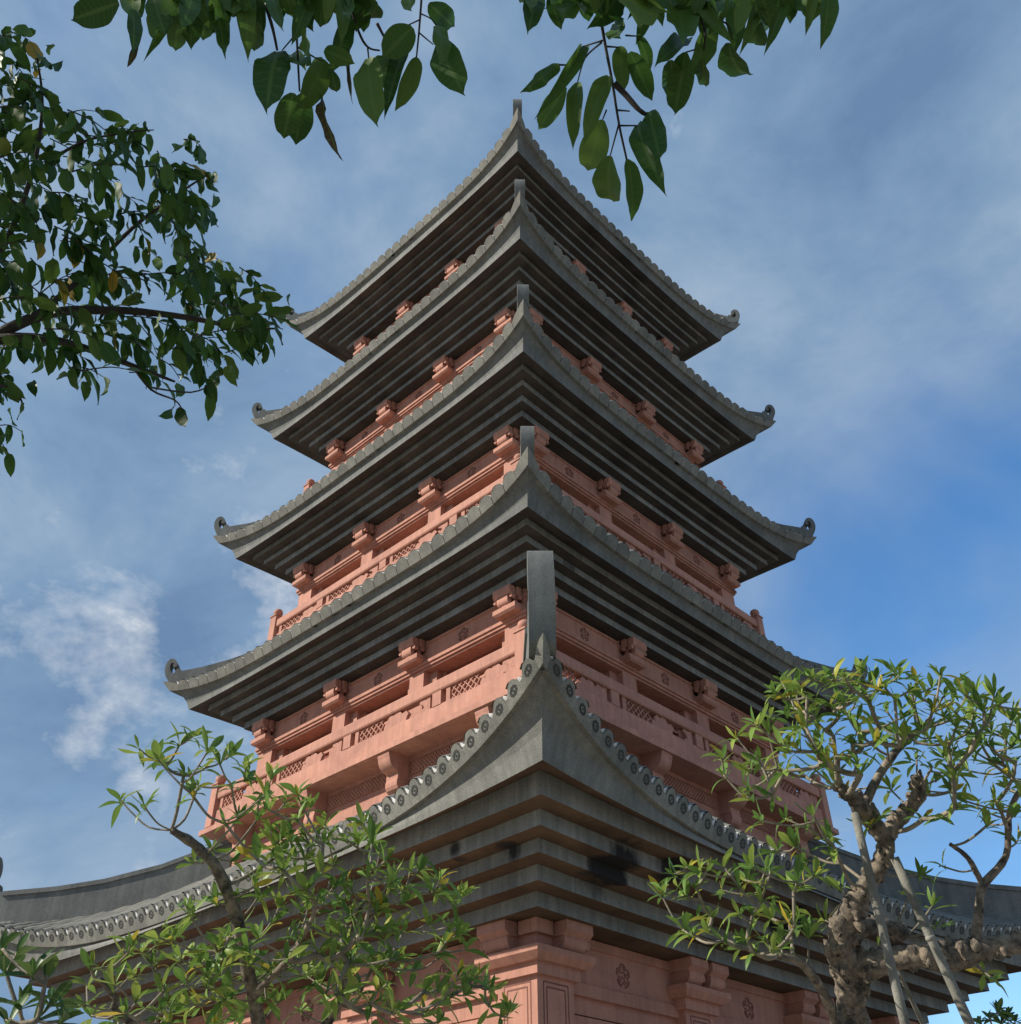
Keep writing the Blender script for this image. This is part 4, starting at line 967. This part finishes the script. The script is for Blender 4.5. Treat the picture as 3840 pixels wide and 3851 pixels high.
LST = [([(1030,-40),(1040,200),(1050,390)],.0045),([(1245,-40),(1300,130),(1340,200),(1390,215)],.0045),([(1572,-40),(1560,120),(1548,245)],.004),([(1570,60),(1610,80),(1635,110)],.0025),([(1560,140),(1620,190)],.0025),([(905,20),(935,120),(955,215)],.006),([(1040,200),(1115,245),(1150,260)],.003),([(1030,150),(975,215)],.0025),([(1380,100),(1412,160)],.005),([(1560,85),(1510,108)],.0025),([(500,0),(525,60)],.003),([(820,10),(850,50)],.004),([(1340,200),(1345,255)],.003)]
DH = 3.4
tr = new_tree('broadleaf_tree', Vector((4.6, -26.5, 0)), 'large leaved branches hanging from above along the top edge', 'tree')
it1, s1_ = hang(tr, RLV, RST, cR, DH, rb_, .3645)
it2, s2_ = hang(tr, LLV, LST, cL, DH, rb_, .4427)
# limbs above the frame carrying those twigs, and the trunk beside the photographer
crown_c = Vector((4.6, -26.5, 5.2))
lim = [px(600, -260, DH + .1), px(1100, -200, DH + .1), px(1500, -220, DH), px(1900, -420, DH - .2), crown_c]
wood = MB(); tube(wood, cr(list(reversed(lim)), 5), [.10 - .085 * i / 20 for i in range(21)], 9, .1, 0, rb_); part('limb', wood, [DBARK], tr)
for (u, v) in ((1123, -22), (1333, -15)): wood = MB(); tube(wood, cr([px(1150, -205, DH + .1), px(u, v * 4, DH), px(u, v, DH)], 3), [.012] * 7, 6, 0, 0, rb_); part('branch', wood, [DBARK], tr)
for (u, v) in ((556, -18), (651, -18), (796, -18), (500, 9), (321, 0)): wood = MB(); tube(wood, cr([px(640, -258, DH + .1), px(u, -120, DH), px(u, v, DH)], 3), [.010] * 7, 6, 0, 0, rb_); part('branch', wood, [DBARK], tr)
tkb = MB(); tube(tkb, cr([Vector((4.6, -26.5, 0)), Vector((4.55, -26.4, 2.5)), crown_c, Vector((4.9, -26.9, 8.5))], 5), [.30 - .012 * i for i in range(16)], 12, .1, 0, rb_)
part('trunk', tkb, [DBARK], tr)
items = it1 + it2
put_leaves(tr, items, 300)
cl_ = []                                          # the rest of that crown, above and behind the camera
for _ in range(700):
    q = Vector((rb_.gauss(0, 1), rb_.gauss(0, 1), rb_.gauss(0, .6))); c = Vector((3.4, -26.6, 7.6)) + Vector((q.x * 1.7, q.y * 1.3, q.z * .9))
    loc = c - CAM; dz = loc.dot(CF)
    if dz > .2 and abs(loc.dot(CR) / dz) < .58 and loc.dot(CU) / dz < .60: continue
    d = Vector((rb_.uniform(-1, 1), rb_.uniform(-1, 1), -.5)); cl_.append((rb_.choice(BLF), frame(c, d, Vector((rb_.uniform(-.6, .6), rb_.uniform(-.6, .6), 1)), rb_.uniform(.2, .3))))
put_leaves(tr, cl_, 0)

# --- broadleaf tree reaching in from the left
ru = random.Random(41); DU = 5.2
poly = [(-60,30),(20,55),(45,60),(75,100),(115,120),(115,170),(140,205),(200,205),(225,225),(300,232),(330,280),(380,272),(412,320),(424,380),(410,440),(395,452),(405,480),(470,492),(520,540),(548,560),(552,640),(530,665),(480,690),(440,720),(425,770),(395,760),(372,740),(350,722),(318,715),(290,742),(255,700),(215,725),(180,720),(165,775),(140,740),(110,745),(85,700),(60,690),(68,760),(45,790),(40,850),(10,870),(-60,870)]
def inside(x, y, P_):
    r_ = False; j = len(P_) - 1
    for i in range(len(P_)):
        (xi_, yi_), (xj, yj) = P_[i], P_[j]
        if (yi_ > y) != (yj > y) and x < (xj - xi_) * (y - yi_) / (yj - yi_) + xi_: r_ = not r_
        j = i
    return r_
holes = [(300,560,20),(150,350,18),(90,430,14),(260,610,16),(210,690,18),(60,620,16),(330,470,12),(120,300,14),(420,610,14),(45,700,30),(380,640,14),(190,300,12),(250,330,12),(60,380,12),(100,520,12),(20,300,14)]
items = []
tr = new_tree('broadleaf_tree', Vector((-7.2, -24.4, 0)), 'dense broadleaf tree branch reaching in from the left above the roofs', 'tree')
tips_px = [((60,60),(40,55)),((20,80),(60,130)),((95,95),(118,92)),((100,125),(112,135)),((190,213),(222,222)),((270,240),(302,234)),((330,285),(322,270)),((372,300),(382,272)),((400,330),(414,345)),((405,370),(424,392)),((395,395),(420,440)),((350,370),(352,445)),((380,400),(398,450)),((390,485),(468,508)),((430,520),(468,512)),((500,560),(518,535)),((480,560),(540,560)),((540,560),(556,580)),((520,580),(545,662)),((500,600),(505,690)),((470,600),(478,680)),((450,615),(458,690)),((430,690),(432,740)),((405,700),(398,770)),((412,690),(425,785)),((380,690),(372,760)),((340,725),(345,768)),((325,770),(328,830)),((335,770),(365,830)),((290,690),(288,742)),((160,720),(172,780)),((120,700),(108,740)),((140,690),(130,752)),((200,650),(205,730)),((235,640),(240,720)),((60,720),(62,768)),((40,760),(30,865)),((20,770),(14,868)),((5,745),(10,800)),((15,650),(12,705)),((40,640),(46,690)),((10,720),(40,755))]
for (a, b) in tips_px:
    A_ = px(a[0], a[1], DU + ru.uniform(-.3, .3)); B_ = px(b[0], b[1], DU + ru.uniform(-.3, .3)); d = B_ - A_
    if d.length < .13: d = d * (.14 / d.length)
    items.append((ru.choice(BLF), frame(A_, d, (CAM - A_).normalized() + Vector((ru.uniform(-.6, .6), ru.uniform(-.4, .4), ru.uniform(-.4, .6))), min(.165, d.length), .8)))
holes += [(ru.uniform(0, 540), ru.uniform(60, 860), ru.uniform(7, 15)) for _ in range(60)]
spray = []; k_ = 0
while len(spray) < 175 and k_ < 30000:
    k_ += 1; x, y = ru.uniform(-60, 552), ru.uniform(30, 870)
    if inside(x, y, poly) and all(math.hypot(x - p_[0], y - p_[1]) > 22 for p_ in spray) and not any(math.hypot(x - hx, y - hy) < hr for hx, hy, hr in holes): spray.append((x, y))
for (x, y) in spray:                              # a twig with leaves set alternately along it, tips drooping
    dp = DU + ru.uniform(-.6, .8); e0 = px(x, y, dp)
    td = (CR * ru.uniform(.1, 1.0) - CU * ru.uniform(-.15, .8) + CF * ru.uniform(-.4, .4)).normalized(); ln_t = ru.uniform(.16, .30)
    s0 = e0 - td * ln_t; mid_ = (s0 + e0) / 2 + Vector((0, 0, .03)); c = cr([s0, mid_, e0], 4)
    tw = MB(); tube(tw, c, [.0042 - .0003 * i for i in range(len(c))], 5, 0, 0, ru); part('twig', tw, [DBARK], tr)
    nl = ru.randint(5, 8)
    for i in range(nl):
        A_ = c[min(len(c) - 1, int((i + 1) / nl * (len(c) - 1)))]; sd_ = 1 if i % 2 else -1
        lat = td.cross(CF).normalized() * sd_
        d = (td * ru.uniform(.3, .9) + lat * ru.uniform(.3, .9) * (0 if i == nl - 1 else 1) + Vector((0, 0, -1)) * ru.uniform(.25, .95) + CF * ru.uniform(-.3, .3)).normalized()
        nrm = Vector((ru.uniform(-.6, .6), ru.uniform(-1.0, .3), .8)); ln_ = ru.uniform(.10, .175) * (1.1 if i == nl - 1 else 1)
        e1 = A_ + d * ln_; q = e1 - CAM; dz = q.dot(CF); eu, ev = (q.dot(CR) / dz * F_PX + IMW / 2) / 1.99377, (-q.dot(CU) / dz * F_PX + IMH / 2) / 1.99377
        if not inside(eu, ev, poly) and ru.random() > .45: continue
        if any(math.hypot(eu - hx, ev - hy) < hr * .8 for hx, hy, hr in holes): continue
        items.append((ru.choice(BLF), frame(A_, d, nrm, ln_, ru.uniform(.72, .95))))
put_leaves(tr, items, 300)
wd_ = MB()
def limb(pts, r0, r1):
    wd_ = MB(); c = cr([px(u, v, d) for u, v, d in pts], 4); tube(wd_, c, [r0 + (r1 - r0) * i / (len(c) - 1) for i in range(len(c))], 7, .1, 0, ru); part('limb', wd_, [DBARK], tr)
limb([(-420, 900, 5.4), (-120, 700, 5.3), (0, 640, 5.2), (120, 645, 5.2), (250, 690, 5.2), (330, 720, 5.2)], .045, .006)
limb([(-120, 700, 5.3), (60, 600, 5.2), (200, 585, 5.25), (330, 595, 5.2), (440, 615, 5.2), (520, 620, 5.15)], .035, .005)
limb([(60, 600, 5.2), (160, 520, 5.3), (250, 430, 5.3), (330, 370, 5.2), (390, 330, 5.2)], .018, .004)
limb([(-120, 700, 5.3), (0, 480, 5.4), (60, 330, 5.3), (80, 200, 5.3), (70, 110, 5.2)], .022, .004)
limb([(60, 330, 5.3), (150, 270, 5.3), (240, 250, 5.2), (290, 245, 5.2)], .010, .003)
limb([(250, 690, 5.2), (285, 735, 5.2), (330, 755, 5.2), (345, 775, 5.2)], .008, .003)
limb([(-120, 700, 5.3), (-20, 720, 5.2), (30, 740, 5.2), (45, 770, 5.2)], .012, .004)
limb([(280, 730, 5.2), (360, 740, 5.15), (410, 720, 5.15)], .006, .003)
foot = Vector((-7.2, -24.4, 0)); e_ = px(-420, 900, 5.4)
tkb = MB(); tube(tkb, cr([foot, Vector((-7.1, -24.4, 1.9)), e_ + Vector((-1.4, -1.6, -.5)), e_], 5), [.20 - .010 * i for i in range(16)], 11, .1, 0, ru)
tube(tkb, cr([Vector((-7.1, -24.4, 1.9)), Vector((-7.2, -24.3, 4.5)), Vector((-7.4, -24.5, 8.0))], 5), [.17 - .013 * i for i in range(11)], 11, .1, 0, ru)
part('trunk', tkb, [DBARK], tr)
cl_ = []                                          # the main crown, left of the frame
for _ in range(2600):
    c = Vector((-6.2 + ru.gauss(0, 1.4), -24.2 + ru.gauss(0, 1.2), 7.8 + ru.gauss(0, 1.2)))
    loc = c - CAM; dz = loc.dot(CF)
    if dz > .2 and loc.dot(CR) / dz > -.60: continue
    d = Vector((ru.uniform(-1, 1), ru.uniform(-1, 1), ru.uniform(-1.2, .2))); cl_.append((ru.choice(BLF), frame(c, d, Vector((ru.uniform(-.6, .6), ru.uniform(-.6, .6), 1)), ru.uniform(.16, .26))))
put_leaves(tr, cl_, 0)
